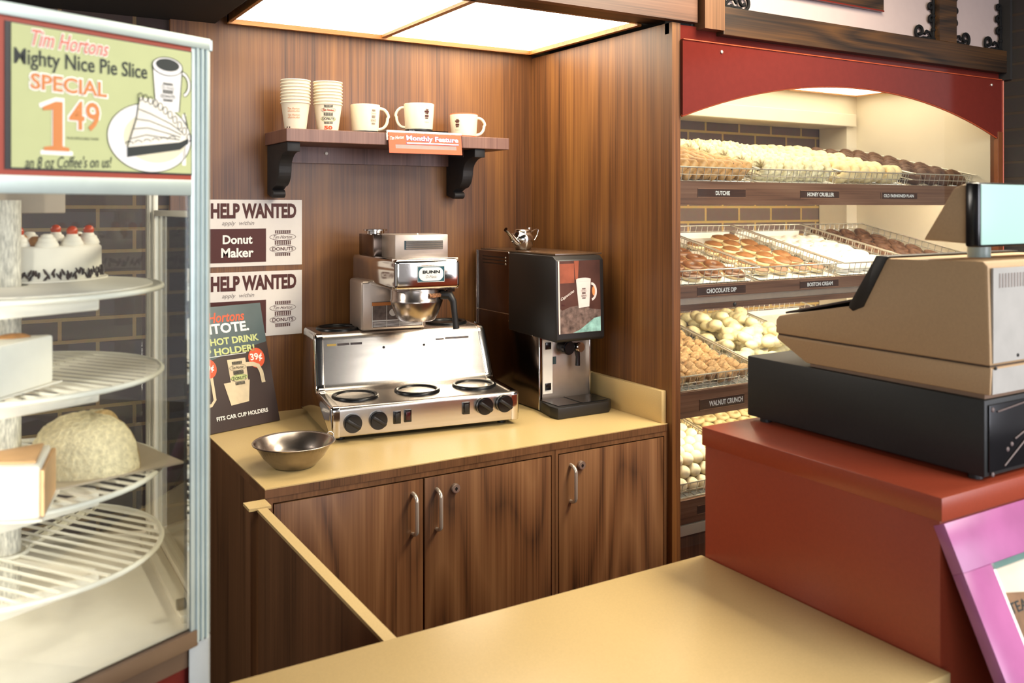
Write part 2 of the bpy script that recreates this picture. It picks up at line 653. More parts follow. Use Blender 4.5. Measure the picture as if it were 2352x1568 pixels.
def stroke(mb, pts, w, fr, z=0.0010, closed=False):
    n = len(pts)
    P = [Vector(p) for p in pts]
    L, R = [], []
    for i in range(n):
        if closed:
            t = P[(i + 1) % n] - P[i - 1]
        else:
            t = P[min(i + 1, n - 1)] - P[max(i - 1, 0)]
        t = t.normalized() if t.length > 1e-9 else Vector((1, 0))
        q = Vector((-t.y, t.x)) * w / 2
        L.append(P[i] + q)
        R.append(P[i] - q)
    vs = [fr(p.x, p.y, z) for p in L] + [fr(p.x, p.y, z) for p in R]
    fs = []
    for i in range(n if closed else n - 1):
        j = (i + 1) % n
        fs.append((i, j, n + j, n + i))
    mb.add(vs, fs)


def badge(mb, fr, cx, cy, w, h, z=0.001):
    """the shop badge: three combs of letter bars between two ovals with writing"""
    def comb(y, hh, n, ww):
        rect(mb, fr, cx - ww / 2, cx + ww / 2, y + hh * 0.42, y + hh * 0.5, z)
        for i in range(n):
            x = cx - ww / 2 + ww * (i + 0.2) / n
            rect(mb, fr, x, x + ww / n * 0.55, y - hh * 0.5, y + hh * 0.42, z)
    comb(cy + h * 0.44, h * 0.12, 8, w * 0.62)
    comb(cy + h * 0.02, h * 0.16, 9, w * 0.64)
    comb(cy - h * 0.44, h * 0.12, 8, w * 0.6)
    stroke(mb, ell(cx, cy + h * 0.24, w * 0.5, h * 0.13), w * 0.014, fr, z, True)
    stroke(mb, ell(cx, cy - h * 0.22, w * 0.5, h * 0.145), w * 0.014, fr, z, True)
    text(mb, 'Tim Horton', fr, cx - w * 0.36, cx + w * 0.36, cy + h * 0.18, cy + h * 0.31, z, 0.0, 0.35)
    text(mb, 'DONUTS', fr, cx - w * 0.4, cx + w * 0.4, cy - h * 0.29, cy - h * 0.15, z, 0.015)

# ================================================================== THE SETTING
AX0, AX1 = 0.56, 1.94          # coffee alcove, left end of its panelling and inner face of the partition
YB = 3.04                      # alcove back wall
YF = 2.20                      # front plane of alcove and pastry window
struct('floor', MB().box(-4, 6, -4, 4, -0.05, 0), M['dark_floor'])
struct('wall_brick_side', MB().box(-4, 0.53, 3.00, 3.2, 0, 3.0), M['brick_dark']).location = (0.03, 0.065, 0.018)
struct('wall_brick', MB().box(0.53, 3.672, 3.00, 3.2, 0, 3.0).box(3.672, 6, 3.02, 3.2, 0, 3.0), M['brick']).location = (0.03, 0, 0.018)
bpy.data.objects['wall_brick'].location.y = 0.065
struct('wall_alcove', MB().box(AX0, AX1, YB, YB + 0.02, 0, 2.24), M['wood'])
struct('wall_partition', MB().box(AX1, 1.975, YF, YB + 0.02, 0, 2.205), M['wood'])
# dark soffit over everything behind the front plane
struct('ceiling_soffit', MB().box(-4, 0.70, YF - 0.02, 3.06, 2.215, 3.0).box(0.70, 2.04, 2.36, 3.06, 2.27, 3.0).box(2.04, 6, YF + 0.05, 3.06, 2.19, 3.0), M['void'])
struct('ceiling', MB().box(-4, 6, -4, YF, 3.0, 3.05), M['void'])
struct('trim_header', MB().box(0.70, 2.036, 2.185, 2.215, 2.21, 2.5), M['wood_x'])
struct('trim_header_return', MB().box(0.70, 1.97, 2.215, 2.33, 2.222, 2.25), M['wood_dark'])
struct('trim_post', MB().box(2.045, 2.133, 2.16, 2.21, 2.19, 2.9), M['wood_cab'])
struct('trim_header_gap', MB().box(1.94, 2.10, 2.215, 2.235, 2.17, 2.9), M['void'])
struct('wall_pillar', MB().box(3.79, 6.0, 1.95, 3.1, 0, 3.0), brick('near_black_brick', '#2a2523', '#241f1e', '#33281d'))

# ceiling light of the alcove
t = thing('alcove_ceiling_light', 'bright two-panel ceiling light with wooden rim over the coffee alcove', 'light', (1.32, 2.68, 2.23))
fx0, fx1, fy0, fy1, fz = 0.735, 1.925, 2.335, 3.02, 2.225
b = MB()
b.box(fx0, fx1, fy1 - 0.018, fy1, fz - 0.012, fz + 0.02)
b.box(fx0, fx1, fy0, fy0 + 0.012, fz - 0.004, fz + 0.02)
b.box(fx0, fx0 + 0.012, fy0, fy1, fz - 0.006, fz + 0.02)
b.box(fx1 - 0.018, fx1, fy0, fy1, fz - 0.012, fz + 0.02)
mesh_obj('rim', b, wood('light_rim_wood', '#5a3418', '#9c672f', '#b98242', axis='X', rings=4, seed=4), t)
mesh_obj('divider', MB().box(1.275, 1.295, fy0, fy1, fz - 0.006, fz + 0.02), bpy.data.materials['light_rim_wood'], t)
for x0, x1 in ((fx0 + 0.012, 1.275), (1.295, fx1 - 0.018)):
    mesh_obj('diffuser', MB().box(x0, x1, fy0 + 0.012, fy1 - 0.018, fz + 0.004, fz + 0.016), emit('alcove_diffuser' if x0 < 1 else 'alcove_diffuser_bright', '#fff3dc', LAMP['alcove'] * (0.8 if x0 < 1 else 1.15), lens=(x0 < 1)), t, smooth=0)

# ================================================================== BACK COUNTER
CX0 = 0.632
CT = 0.91
t = thing('back_worktop', 'mustard worktop with raised side lip under the coffee machines', 'worktop', (1.28, 2.63, 0.875))
mesh_obj('slab', MB().box(CX0, AX1, 2.220, YB, CT - 0.003, CT), M['yellow'], t, smooth=0)
mesh_obj('edge_band', MB().box(CX0, AX1, 2.220, 2.242, CT - 0.024, CT - 0.003).box(CX0, CX0 + 0.02, 2.242, YB, CT - 0.024, CT - 0.003), M['wood_cab'], t, smooth=0)
mesh_obj('side_lip', MB().box(AX1 - 0.02, AX1, 2.228, YB, CT, CT + 0.104, 0.001), M['yellow'], t)


def handle(x, z0, z1, y, parent):
    p = []
    for i in range(9):
        a = PI / 2 * i / 8
        p.append((x, y - 0.028 * math.sin(a), z1 - 0.028 * (1 - math.cos(a)) * 0.6))
    q = [(a, b_, z0 + (z1 - c)) for a, b_, c in p][::-1]
    h = mesh_obj('handle', MB().tube(p + q, 0.0056, 12), M['chrome'], parent)
    return h


def door(parent, x0, x1, z0, z1, mat, hx, lx=None):
    d = mesh_obj('door', MB().box(x0, x1, 2.222, 2.240, z0, z1, 0.001), mat, parent)
    handle(hx, 0.722, 0.832, 2.222, d)
    if lx:
        k = MB().cyl((lx, 2.217, 0.827), 0.013, 0.012, 'Y', 24, bev=0.002)
        lk = mesh_obj('lock', k, M['steel_matte'], d)
        mesh_obj('keyhole', MB().box(lx - 0.0015, lx + 0.0015, 2.2095, 2.2115, 0.822, 0.832).cyl((lx, 2.2107, 0.827), 0.004, 0.0016, 'Y', 12), M['black'], d)
    return d


t = thing('double_base_cabinet', 'walnut base cabinet with two doors under the coffee brewer', 'cabinet', (1.07, 2.63, 0))
b = MB()
b.box(CX0 + 0.004, 1.50, 2.242, YB - 0.02, 0.0, CT - 0.022)
b.box(CX0 + 0.004, 1.50, 2.222, 2.242, 0.871, CT - 0.022)
b.box(CX0 + 0.004, 0.652, 2.222, 2.242, 0.0, 0.871)
b.box(1.489, 1.50, 2.222, 2.242, 0.0, 0.871)
mesh_obj('carcass', b, M['wood_cab'], t, smooth=0)
door(t, 0.655, 1.066, 0.10, 0.867, M['wood_door'], 1.035)
door(t, 1.071, 1.486, 0.10, 0.867, M['wood_door2'], 1.107, 1.163)
t = thing('single_base_cabinet', 'walnut base cabinet with one locked door beside the partition', 'cabinet', (1.72, 2.63, 0))
b = MB()
b.box(1.502, 1.919, 2.242, YB - 0.02, 0.0, CT - 0.022)
b.box(1.502, 1.919, 2.222, 2.242, 0.871, CT - 0.022)
b.box(1.502, 1.512, 2.222, 2.242, 0.0, 0.871)
struct('trim_cabinet_filler', MB().box(1.926, AX1, 2.222, 2.242, 0.0, 0.871).box(1.919, AX1, 2.222, 2.242, 0.871, CT - 0.022), M['wood_cab'])
mesh_obj('carcass', b, M['wood_cab'], t, smooth=0)
door(t, 1.515, 1.923, 0.10, 0.867, M['wood_door2'], 1.557, 1.594)

# low swing gate between the two counters
t = thing('half_gate', 'low walnut gate panel with slim mustard top edge joining the counters', 'gate', (0.61, 1.78, 0))
mesh_obj('panel', MB().box(0.597, 0.617, 1.36, 2.155, 0.06, 0.878), M['wood_cab'], t, smooth=0)
mesh_obj('top_edge', MB().box(0.5955, 0.6185, 1.36, 2.155, 0.878, 0.885), M['yellow'], t)
t = thing('gate_post', 'short walnut stile with square mustard cap at the cabinet corner', 'post', (0.60, 2.19, 0))
mesh_obj('stile', MB().box(0.583, 0.629, 2.17, 2.214, 0.0, 0.88), M['wood_cab'], t, smooth=0)
mesh_obj('cap', MB().box(0.577, 0.6305, 2.16, 2.2155, 0.88, 0.887), M['yellow'], t)

# ================================================================== FRONT COUNTER + RAISED RED COUNTER
t = thing('front_counter', 'wide mustard service counter nearest the camera', 'counter', (0.79, 1.08, 0))
mesh_obj('worktop', MB().box(0.33, 1.264, 0.81, 1.345, 0.872, CT, 0.0015), M['yellow'], t)
mesh_obj('base', MB().box(0.35, 1.264, 0.83, 1.33, 0.0, 0.872), M['wood_cab'], t, smooth=0)
t = thing('raised_counter', 'raised dark red laminate counter holding the cash register', 'counter', (1.9, 1.08, 0))
mesh_obj('top', MB().box(1.264, 2.75, 0.824, 1.345, 1.131, 1.168, 0.002), M['red'], t)
mesh_obj('body', MB().box(1.267, 2.75, 0.829, 1.338, 0.0, 1.131, 0.001), M['red'], t)

# slanted display frame hung on the front of the red counter
t = thing('slanted_display_frame', 'glossy red frame with bluish daylight painted in, leaning out below the register, food picture inside', 'frame', (1.5, 0.77, 0.8))
sl = Vector((0, -0.096, -0.200)).normalized()
FR = Frame((1.266, 0.822, 1.130), (1, 0, 0), -sl)
W_, H_ = 0.62, 0.52
b = MB()


def slab(mb, fr, x0, x1, y0, y1, z0, z1, bev=0.0):
    bm = bmesh.new()
    bmesh.ops.create_cube(bm, size=1)
    if True:
        for v in bm.verts:
            v.co = Vector(((x0 + x1) / 2 + v.co.x * (x1 - x0), (y0 + y1) / 2 + v.co.y * (y1 - y0), (z0 + z1) / 2 + v.co.z * (z1 - z0)))
    if bev:
        bmesh.ops.bevel(bm, geom=bm.edges[:], offset=bev, segments=2, affect='EDGES', profile=0.5)
    for v in bm.verts:
        v.co = fr(*v.co)
    mb.bm(bm)
    return mb


fw = 0.072
slab(b, FR, 0, W_, -fw, 0, -0.02, 0.0, 0.001)
slab(b, FR, 0, W_, -H_, -H_ + fw, -0.02, 0.0, 0.001)
slab(b, FR, 0, fw, -H_ + fw, -fw, -0.02, 0.0, 0.001)
slab(b, FR, W_ - fw, W_, -H_ + fw, -fw, -0.02, 0.0, 0.001)
mesh_obj('border', b, M['magenta'], t)
b = MB()
slab(b, FR, fw, fw + 0.009, -H_ + fw, -fw, -0.012, -0.003)
mesh_obj('bright_bead', b, M['white_print'], t, smooth=0)
b = MB()
slab(b, FR, fw, W_ - fw, -fw - 0.009, -fw, -0.012, -0.003)
mesh_obj('grey_bead', b, plain('grey_green_bead', '#5c7a72', rough=0.4), t, smooth=0)
b = MB()
slab(b, FR, fw + 0.009, W_ - fw - 0.009, -H_ + fw, -fw - 0.009, -0.018, -0.010)
pic = mesh_obj('picture', b, plain('cream_food_photo', '#d9cdb6', rough=0.35, var=0.1, scale=9), t, smooth=0)
b = MB()
flat(b, [(fw + 0.010, -0.115), (0.30, -0.155), (W_ - fw - 0.01, -0.17), (W_ - fw - 0.01, -0.42), (0.2, -0.43), (fw + 0.010, -0.42)], FR, -0.0094)
mesh_obj('food_photo', b, plain('brown_food_photo', '#86664a', rough=0.35, var=0.45, scale=22), pic, smooth=0)
b = MB()
text(b, 'TEAK', FR, fw - 0.022 + 0.035, fw + 0.075, -0.147, -0.132, -0.0088, 0.01)
mesh_obj('lettering', b, M['black_print'], pic, smooth=0)

# ================================================================== SHELF IN THE ALCOVE
SZ0, SZ1 = 1.818, 1.860
t = thing('wall_shelf', 'purple-brown wooden wall shelf holding the cups above the coffee brewer', 'shelf', (1.28, 2.92, 1.66))
mesh_obj('board', MB().box(0.865, 1.69, 2.80, YB, SZ0, SZ1, 0.002), M['wood_shelf'], t, smooth=0)
c = mesh_obj('cleat', MB().box(0.93, 1.63, YB - 0.018, YB, 1.762, SZ0), M['wood_shelf'], t, smooth=0)
mesh_obj('screw', MB().ball((1.075, YB - 0.021, 1.797), 0.0065, 0.004, 0.0065), M['white'], c)
for x in (0.873, 1.555):
    y, z = YB, SZ0
    prof = [(y, z), (2.815, z), (2.815, z - 0.030)]
    for i in range(9):                                        # upper ogee
        a = PI / 2 * i / 8
        prof.append((2.83 + 0.075 * math.sin(a), z - 0.030 - 0.055 * (1 - math.cos(a))))
    for i in range(9):
        a = PI / 2 * i / 8
        prof.append((2.905 + 0.055 * (1 - math.cos(a)), z - 0.085 - 0.055 * math.sin(a)))
    for i in range(7):
        a = -PI / 2 + PI * i / 6
        prof.append((2.985 - 0.018 * math.cos(a) * 1.0, z - 0.150 - 0.014 * (math.sin(a) + 1) / 1.0))
    prof.append((y, z - 0.165))
    mesh_obj('bracket', MB().prism(prof, x, x + 0.042, 'X', 0.002), M['black_wood'], t)

# ---- cups on the shelf
CUP_PROF_R = lambda z: 0.034 + 0.0125 * z / 0.092


def cup_mesh():
    r = CUP_PROF_R
    p = [(0.0, 0.004), (r(0) - 0.002, 0.004), (r(0) - 0.001, 0.0), (r(0), 0.0005)]
    p += [(r(z), z) for z in (0.02, 0.05, 0.088)]
    p += [(r(0.088) + 0.0025, 0.0885), (r(0.088) + 0.0035, 0.0905), (r(0.088) + 0.0025, 0.0925), (r(0.088), 0.0925)]
    p += [(r(z) - 0.0015, z) for z in (0.088, 0.05, 0.008)] + [(0.0, 0.008)]
    return MB().lathe(p, 40)


def conewrap(cx, cy, cz, a0, off=0.0005):
    """(x along the girth, y up, height off the surface) -> point on the cup wall, centred on azimuth a0"""
    class F:
        def __call__(self, x, y, z=0.0):
            r = CUP_PROF_R(y) + off
            a = a0 + x / r
            return Vector((cx + r * math.cos(a), cy + r * math.sin(a), cz + y))
    return F()


AZ = lambda x, y: math.atan2(-y, -x)      # towards the shop side
for k, (cx, cy, what, lbl) in enumerate(((0.925, 2.895, 'faded orange print', 'beside the shelf end'), (1.032, 2.885, 'dark badge and red number', 'next to the mugs'))):
    grp = 'nested paper cups, %s' % ('stack at the shelf end' if k == 0 else 'stack next to the mugs')
    base = thing('paper_cup', 'bottom paper cup with %s, stack %s' % (what, lbl), 'cup', (cx, cy, SZ1))
    mesh_obj('cup_body', cup_mesh(), M['cup'], base, world=False, smooth=50)
    a = AZ(cx, cy)
    fr = conewrap(cx, cy, SZ1, a + (0.05 if k else -0.1))
    if k == 0:
        b = MB()
        for y0, y1, s in ((0.066, 0.073, 'Tim Horton'), (0.059, 0.065, 'donuts'), (0.046, 0.0525, 'Tim Horton'), (0.038, 0.045, 'donuts')):
            text(b, s, fr, -0.022, 0.018, y0, y1, 0, 0.015, 0.2)
        mesh_obj('print', b, M['orange_soft'], base, smooth=0)
        b = MB()
        rect(b, fr, -0.028, -0.014, 0.006, 0.012)
        mesh_obj('mark', b, M['brown_print'], base, smooth=0)
    else:
        g = MB()
        flat(g, ell(0, 0.039, 0.0255, 0.0075), fr)
        mesh_obj('oval', g, M['green_print'], base, smooth=0)
        fr2 = conewrap(cx, cy, SZ1, a + 0.05, 0.001)
        g = MB()
        badge(g, fr2, 0, 0.055, 0.05, 0.062)
        mesh_obj('badge', g, M['black_print'], base, smooth=0)
        g = MB()
        text(g, '50', fr2, -0.014, 0.014, 0.006, 0.018, 0, 0.04)
        mesh_obj('red_number', g, M['orange'], base, smooth=0)
        g = MB()
        text(g, 'Tim Horton', fr2, -0.02, 0.02, 0.066, 0.073, 0.0004, 0.01, 0.3)
        mesh_obj('red_script', g, M['orange'], base, smooth=0)
    first = None
    for i in range(1, 8 + (0 if k == 0 else 0)):
        z = SZ1 + i * 0.0105
        if first is None:
            first = single('paper_cup', MB(), M['cup'], 'x', 'cup') if False else tag(mesh_obj('paper_cup', cup_mesh(), M['cup'], None, smooth=50), 'nested cream paper cup in the stack %s, only rim showing' % ('at the end of the shelf' if k == 0 else 'next to the mugs'), 'cup', grp)
            first.location = (cx, cy, z)
        else:
            o = dup(first, Matrix.Translation((cx, cy, z)))
            if i == 7:
                o['label'] = 'topmost empty paper cup of the stack %s' % ('at the shelf end' if k == 0 else 'next to the mugs')

# ---- mugs


def mug(cx, cy, z0, r, h, az, label, ring, prints, print_side):
    t = thing('mug', label, 'mug', (cx, cy, z0))
    p = [(0, 0.008), (r * 0.86, 0.008), (r * 0.88, 0.008), (r * 0.90, 0.012), (r * 0.97, h * 0.7), (r, h - 0.004), (r, h - 0.001), (r - 0.002, h), (r - 0.004, h - 0.001), (r * 0.97 - 0.004, h * 0.7), (r * 0.88 - 0.003, 0.014), (0, 0.012)]
    mesh_obj('body', MB().lathe(p, 40), M['mug'], t, world=False, smooth=50)
    hp = []
    for i in range(15):
        a = -0.42 * PI + 0.86 * PI * i / 14
        hp.append((r * 0.93 + 0.001 + 0.028 * math.cos(a) + (0.004 if i > 7 else 0.0), 0, h * 0.52 + h * 0.36 * math.sin(a)))
    hp = [(r * 0.9, 0, hp[0][2] - 0.002)] + hp + [(r * 0.95, 0, hp[-1][2] + 0.001)]
    R = Matrix.Rotation(az, 3, 'Z')
    m = MB().tube([tuple(R @ Vector(q)) for q in hp], 0.0052, 10)
    mesh_obj('handle', m, M['mug'], t, world=False, smooth=60)
    m = MB().lathe([(0, 0.0), (r * 0.86, 0.0), (r * 0.9, 0.001), (r * 0.9, 0.0078), (0, 0.0078)], 40)
    mesh_obj('foot_ring', m, M['orange'] if ring == 'orange' else M['black'], t, world=False)
    if ring == 'orange':
        mesh_obj('rim_ring', MB().torus(r - 0.002, 0.0022, (0, 0, h), 40, 8), M['orange'], t, world=False)
    a0 = AZ(cx, cy) + print_side

    class F:
        def __call__(self, x, y, z=0.0):
            rr = r * (0.90 + 0.10 * y / h) + 0.0012
            a = a0 + x / rr
            return Vector((cx + rr * math.cos(a), cy + rr * math.sin(a), z0 + y))
    f = F()
    b = MB()
    if prints == 'badge':
        badge(b, f, 0, h * 0.55, 0.024, h * 0.52)
    else:
        rect(b, f, -0.009, 0.009, h * 0.66, h * 0.72)
        rect(b, f, -0.005, -0.001, h * 0.60, h * 0.78)
        rect(b, f, 0.001, 0.006, h * 0.60, h * 0.78)
        rect(b, f, -0.007, 0.008, h * 0.50, h * 0.57)
        rect(b, f, -0.006, 0.006, h * 0.44, h * 0.48)
        text(b, 'Tim Horton', f, -0.008, 0.008, h * 0.30, h * 0.34)
    mesh_obj('print', b, M['brown_print'] if prints != 'badge' else plain('faint_brown_print', '#6b564c', rough=0.6), t, smooth=0)
    return t


mug(1.165, 2.885, SZ1, 0.0505, 0.098, rad(-22), 'cream mug with faint badge and dark foot beside the paper cups', 'dark', 'badge', 0.62)
mug(1.363, 2.875, SZ1 + 0.014, 0.0535, 0.098, rad(150), 'cream mug on the clear sign holder, its handle towards the paper cups', 'dark', 'mark', 0.55)
mug(1.553, 2.895, SZ1, 0.051, 0.086, rad(-14), 'cream mug with orange rim and foot at the far shelf end', 'orange', 'mark', -0.5)

# ---- orange acrylic sign hooked over the shelf
t = thing('shelf_sign', 'orange feature sign in clear acrylic hooked over the shelf edge', 'sign', (1.35, 2.785, 1.78))
b = MB()
SF = Frame((1.203, 2.795, 1.868), (1, 0, 0), (0, 0.16, 1))
slab(b, SF, 0, 0.288, -0.084, 0.0, -0.001, 0.002)
b.box(1.203, 1.491, 2.795, 2.93, 1.866, 1.869)
b.box(1.29, 1.44, 2.80, 2.93, 1.869, 1.873)
mesh_obj('acrylic_holder', b, M['acrylic'], t, smooth=0)
b = MB()
sx0, sx1, sy0, sy1 = 0.030, 0.262, -0.062, -0.048
for q in ((0.006, 0.282, sy1, -0.008), (0.006, 0.282, -0.078, sy0), (0.006, sx0, sy0, sy1), (sx1, 0.282, sy0, sy1)):
    slab(b, SF, q[0], q[1], q[2], q[3], 0.0024, 0.0034)
mesh_obj('orange_card', b, M['orange'], t, smooth=0)
b = MB()
slab(b, SF, sx0, sx1, sy0, sy1, 0.0021, 0.0026)
mesh_obj('slot', b, plain('grey_brown_slot', '#7d6660', rough=0.3), t, smooth=0)
b = MB()
slab(b, SF, 0.002, 0.286, -0.007, 0.0, 0.0024, 0.0034)
text(b, 'Monthly Feature', SF, 0.072, 0.270, -0.038, -0.016, 0.0042, 0.028, rise=-0.002)
rect(b, SF, 0.072, 0.270, -0.044, -0.040, 0.0042)
text(b, 'Tim Horton', SF, 0.012, 0.062, -0.034, -0.022, 0.0042, 0.01, 0.3, rise=0.006)
mesh_obj('white_lettering', b, M['white_print'], t, smooth=0)
b = MB()
text(b, 'Monthly Feature', SF, 0.0705, 0.2715, -0.0395, -0.0145, 0.0037, 0.075, rise=-0.002)
rect(b, SF, 0.070, 0.272, -0.0455, -0.0395, 0.0037)
mesh_obj('purple_outline', b, M['purple_print'], t, smooth=0)

# ---- two paper notices on the wall
WF = Frame((0, YB - 0.002, 0), (1, 0, 0), (0, 0, 1))
for k, (z0, z1, lab) in enumerate(((1.411, 1.634, 'white notice for a donut maker, the higher of two on the wall'), (1.172, 1.392, 'white hiring notice half covered by the leaning cup poster'))):
    t = thing('wall_notice', lab, 'notice', (0.83, YB, z0), group=None)
    b = MB()
    slab(b, WF, 0.672, 0.993, z0, z1, 0.0, 0.0012)
    mesh_obj('paper', b, M['sign_white'], t, smooth=0)
    dz = z1 - 1.634
    b = MB()
    badge(b, WF, 0.926, 1.486 + dz, 0.09, 0.088, 0.002)
    mesh_obj('shop_badge', b, M['brown_print'], t, smooth=0)
    tx(t, 'headline', M['brown_print'], 'HELP WANTED', WF, 0.686, 0.973, 1.571 + dz, 1.622 + dz, 0.002, 0.045)
    b = MB()
    slab(b, WF, 0.678, 0.868, 1.424 + dz, 1.537 + dz, 0.0013, 0.0018)
    bx_ = mesh_obj('brown_field', b, M['brown_print'], t, smooth=0)
    b = MB()
    text(b, 'apply  within', WF, 0.722, 0.828, 1.545 + dz, 1.563 + dz, 0.002, 0.0, 0.25)
    mesh_obj('grey_print', b, M['grey_print'], t, smooth=0)
    b = MB()
    text(b, 'Donut', WF, 0.724, 0.822, 1.486 + dz, 1.516 + dz, 0.0024, 0.03)
    text(b, 'Maker', WF, 0.719, 0.826, 1.441 + dz, 1.473 + dz, 0.0024, 0.03)
    mesh_obj('job_lettering', b, M['white_print'], bx_, smooth=0)

# ---- cup poster leaning on the wall
pr, pu = Vector((0.9542, 0.2993, 0)), Vector((-0.0886, 0.2825, 0.9552))
PF = Frame(Vector((0.8718, 2.9048, 0.9125)), pr, pu)
t = thing('leaning_poster', 'dark cup-holder poster leaning on the alcove wall behind the display case', 'poster', (0.78, 2.9, 0.912))
b = MB()
slab(b, PF, -0.29, 0.005, 0.0, 0.394, -0.006, 0.0)
mesh_obj('card', b, M['poster_dark'], t, smooth=0)
b = MB()
flat(b, [(-0.29, 0.20), (-0.16, 0.235), (0.0035, 0.262), (0.0055, 0.393), (-0.29, 0.393)], PF, 0.0006)
mesh_obj('teal_field', b, M['poster_teal'], t, smooth=0)
tx(t, 'orange_script', M['orange'], 'Tim Hortons', PF, -0.262, -0.062, 0.341, 0.374, 0.0012, 0.02, 0.3, rise=-0.001)
for cx, cy, rx, ry, q in ((-0.043, 0.212, 0.030, 0.033, (-0.066, -0.022, 0.200, 0.228)), (-0.216, 0.198, 0.026, 0.030, (-0.235, -0.199, 0.186, 0.21))):
    b = MB()
    flat(b, ell(cx, cy, rx, ry), PF, 0.0012)
    d = mesh_obj('price_dot', b, M['orange'], t, smooth=0)
    tx(d, 'price', M['white_print'], '39\u00a2', PF, *q, 0.0018, 0.03)
tx(t, 'white_title', M['white_print'], 'TIMTOTE.', PF, -0.265, -0.052, 0.305, 0.338, 0.0012, 0.035)
tx(t, 'footer_lettering', M['white_print'], 'FITS CAR CUP HOLDERS', PF, -0.217, -0.033, 0.034, 0.047, 0.0012, 0.03)
b = MB()
rect(b, PF, -0.28, -0.078, 0.2325, 0.2345, 0.0012)
mesh_obj('white_rule', b, M['white_print'], t, smooth=0)
tx(t, 'green_lettering', M['green_print'], 'THE HOT DRINK', PF, -0.268, -0.022, 0.268, 0.291, 0.0012, 0.035)
tx(t, 'green_lettering', M['green_print'], 'CUP HOLDER!', PF, -0.268, -0.044, 0.236, 0.259, 0.0012, 0.035)
b = MB()
flat(b, ell(-0.117, 0.158, 0.031, 0.010), PF, 0.0024)
mesh_obj('green_oval', b, M['green_print'], t, smooth=0)
b = MB()
flat(b, [(-0.174, 0.146), (-0.081, 0.146), (-0.096, 0.078), (-0.160, 0.074)], PF, 0.0014)
flat(b, [(-0.149, 0.146), (-0.150, 0.218), (-0.084, 0.218), (-0.086, 0.146)], PF, 0.0012)
stroke(b, [(-0.085, 0.196), (-0.06, 0.194), (-0.042, 0.186), (-0.034, 0.165), (-0.032, 0.13)], 0.014, PF, 0.0016)
stroke(b, [(-0.285, 0.215), (-0.228, 0.222), (-0.212, 0.21), (-0.212, 0.10), (-0.226, 0.085), (-0.285, 0.085)], 0.010, PF, 0.0010)
mesh_obj('cream_print', b, plain('cream_cup_photo', '#d9c7a4', rough=0.5, var=0.1), t, smooth=0)
b = MB()
badge(b, PF, -0.117, 0.172, 0.058, 0.075, 0.003)
mesh_obj('badge', b, M['black_print'], t, smooth=0)

# ================================================================== COFFEE BREWER (own frame: x along the front, y to the back)
BR = thing('coffee_brewer', 'wide steel coffee brewer with three front warmers and black dials', 'coffee machine', (0.918, 2.541, CT), rad(-7.3))
# side profile of the cabinet in (y, z) with rounded corners, pulled in towards both ends
def fillet(pts, radii, seg=5):
    out = []
    n = len(pts)
    for i in range(n):
        p, a, c = Vector(pts[i]), Vector(pts[i - 1]), Vector(pts[(i + 1) % n])
        r = radii[i]
        if not r:
            out.append(tuple(p))
            continue
        u, w = (a - p).normalized(), (c - p).normalized()
        for k in range(seg + 1):
            t_ = k / seg
            q0, q1 = p + u * r, p + w * r
            out.append(tuple(q0 * (1 - t_) ** 2 + p * 2 * t_ * (1 - t_) + q1 * t_ ** 2))
    return out


def inset(pts, d):
    n = len(pts)
    out = []
    for i in range(n):
        a, p, c = Vector(pts[i - 1]), Vector(pts[i]), Vector(pts[(i + 1) % n])
        e1, e2 = (p - a).normalized(), (c - p).normalized()
        n1, n2 = Vector((e1.y, -e1.x)), Vector((e2.y, -e2.x))
        m = (n1 + n2)
        m = m.normalized() if m.length > 1e-6 else n1
        out.append(tuple(p + m * d / max(0.5, m.dot(n1))))
    return out


prof = fillet([(0.0, 0.016), (0.0, 0.106), (0.212, 0.113), (0.268, 0.290), (0.44, 0.290), (0.44, 0.016)], [0.004, 0.014, 0.022, 0.024, 0.01, 0.004])
area2 = sum(prof[i - 1][0] * prof[i][1] - prof[i][0] * prof[i - 1][1] for i in range(len(prof)))
sgn = 1 if area2 < 0 else -1
loops = []
W6 = 0.61
for x, d in ((0.0, 0.0105), (0.0015, 0.006), (0.005, 0.002), (0.011, 0.0)):
    loops.append((x, inset(prof, sgn * d)))
loops += [(W6 - x, p_) for x, p_ in loops[::-1]]
b = MB()
vs, fs = [], []
n = len(prof)
for x, p_ in loops:
    for y, z in p_:
        up = max(0.0, min(1.0, (z - 0.125) / 0.16))
        xx = x + up * (0.006 if x < 0.3 else -0.012)
        vs.append((xx, y, z))
for k in range(len(loops) - 1):
    for i in range(n):
        i2 = (i + 1) % n
        fs.append((k * n + i, k * n + i2, (k + 1) * n + i2, (k + 1) * n + i))
fs.append(tuple(range(n)))
fs.append(tuple((len(loops) - 1) * n + i for i in range(n))[::-1])
b.add(vs, fs)
mesh_obj('cabinet', b, M['steel'], BR, world=False, smooth=40)
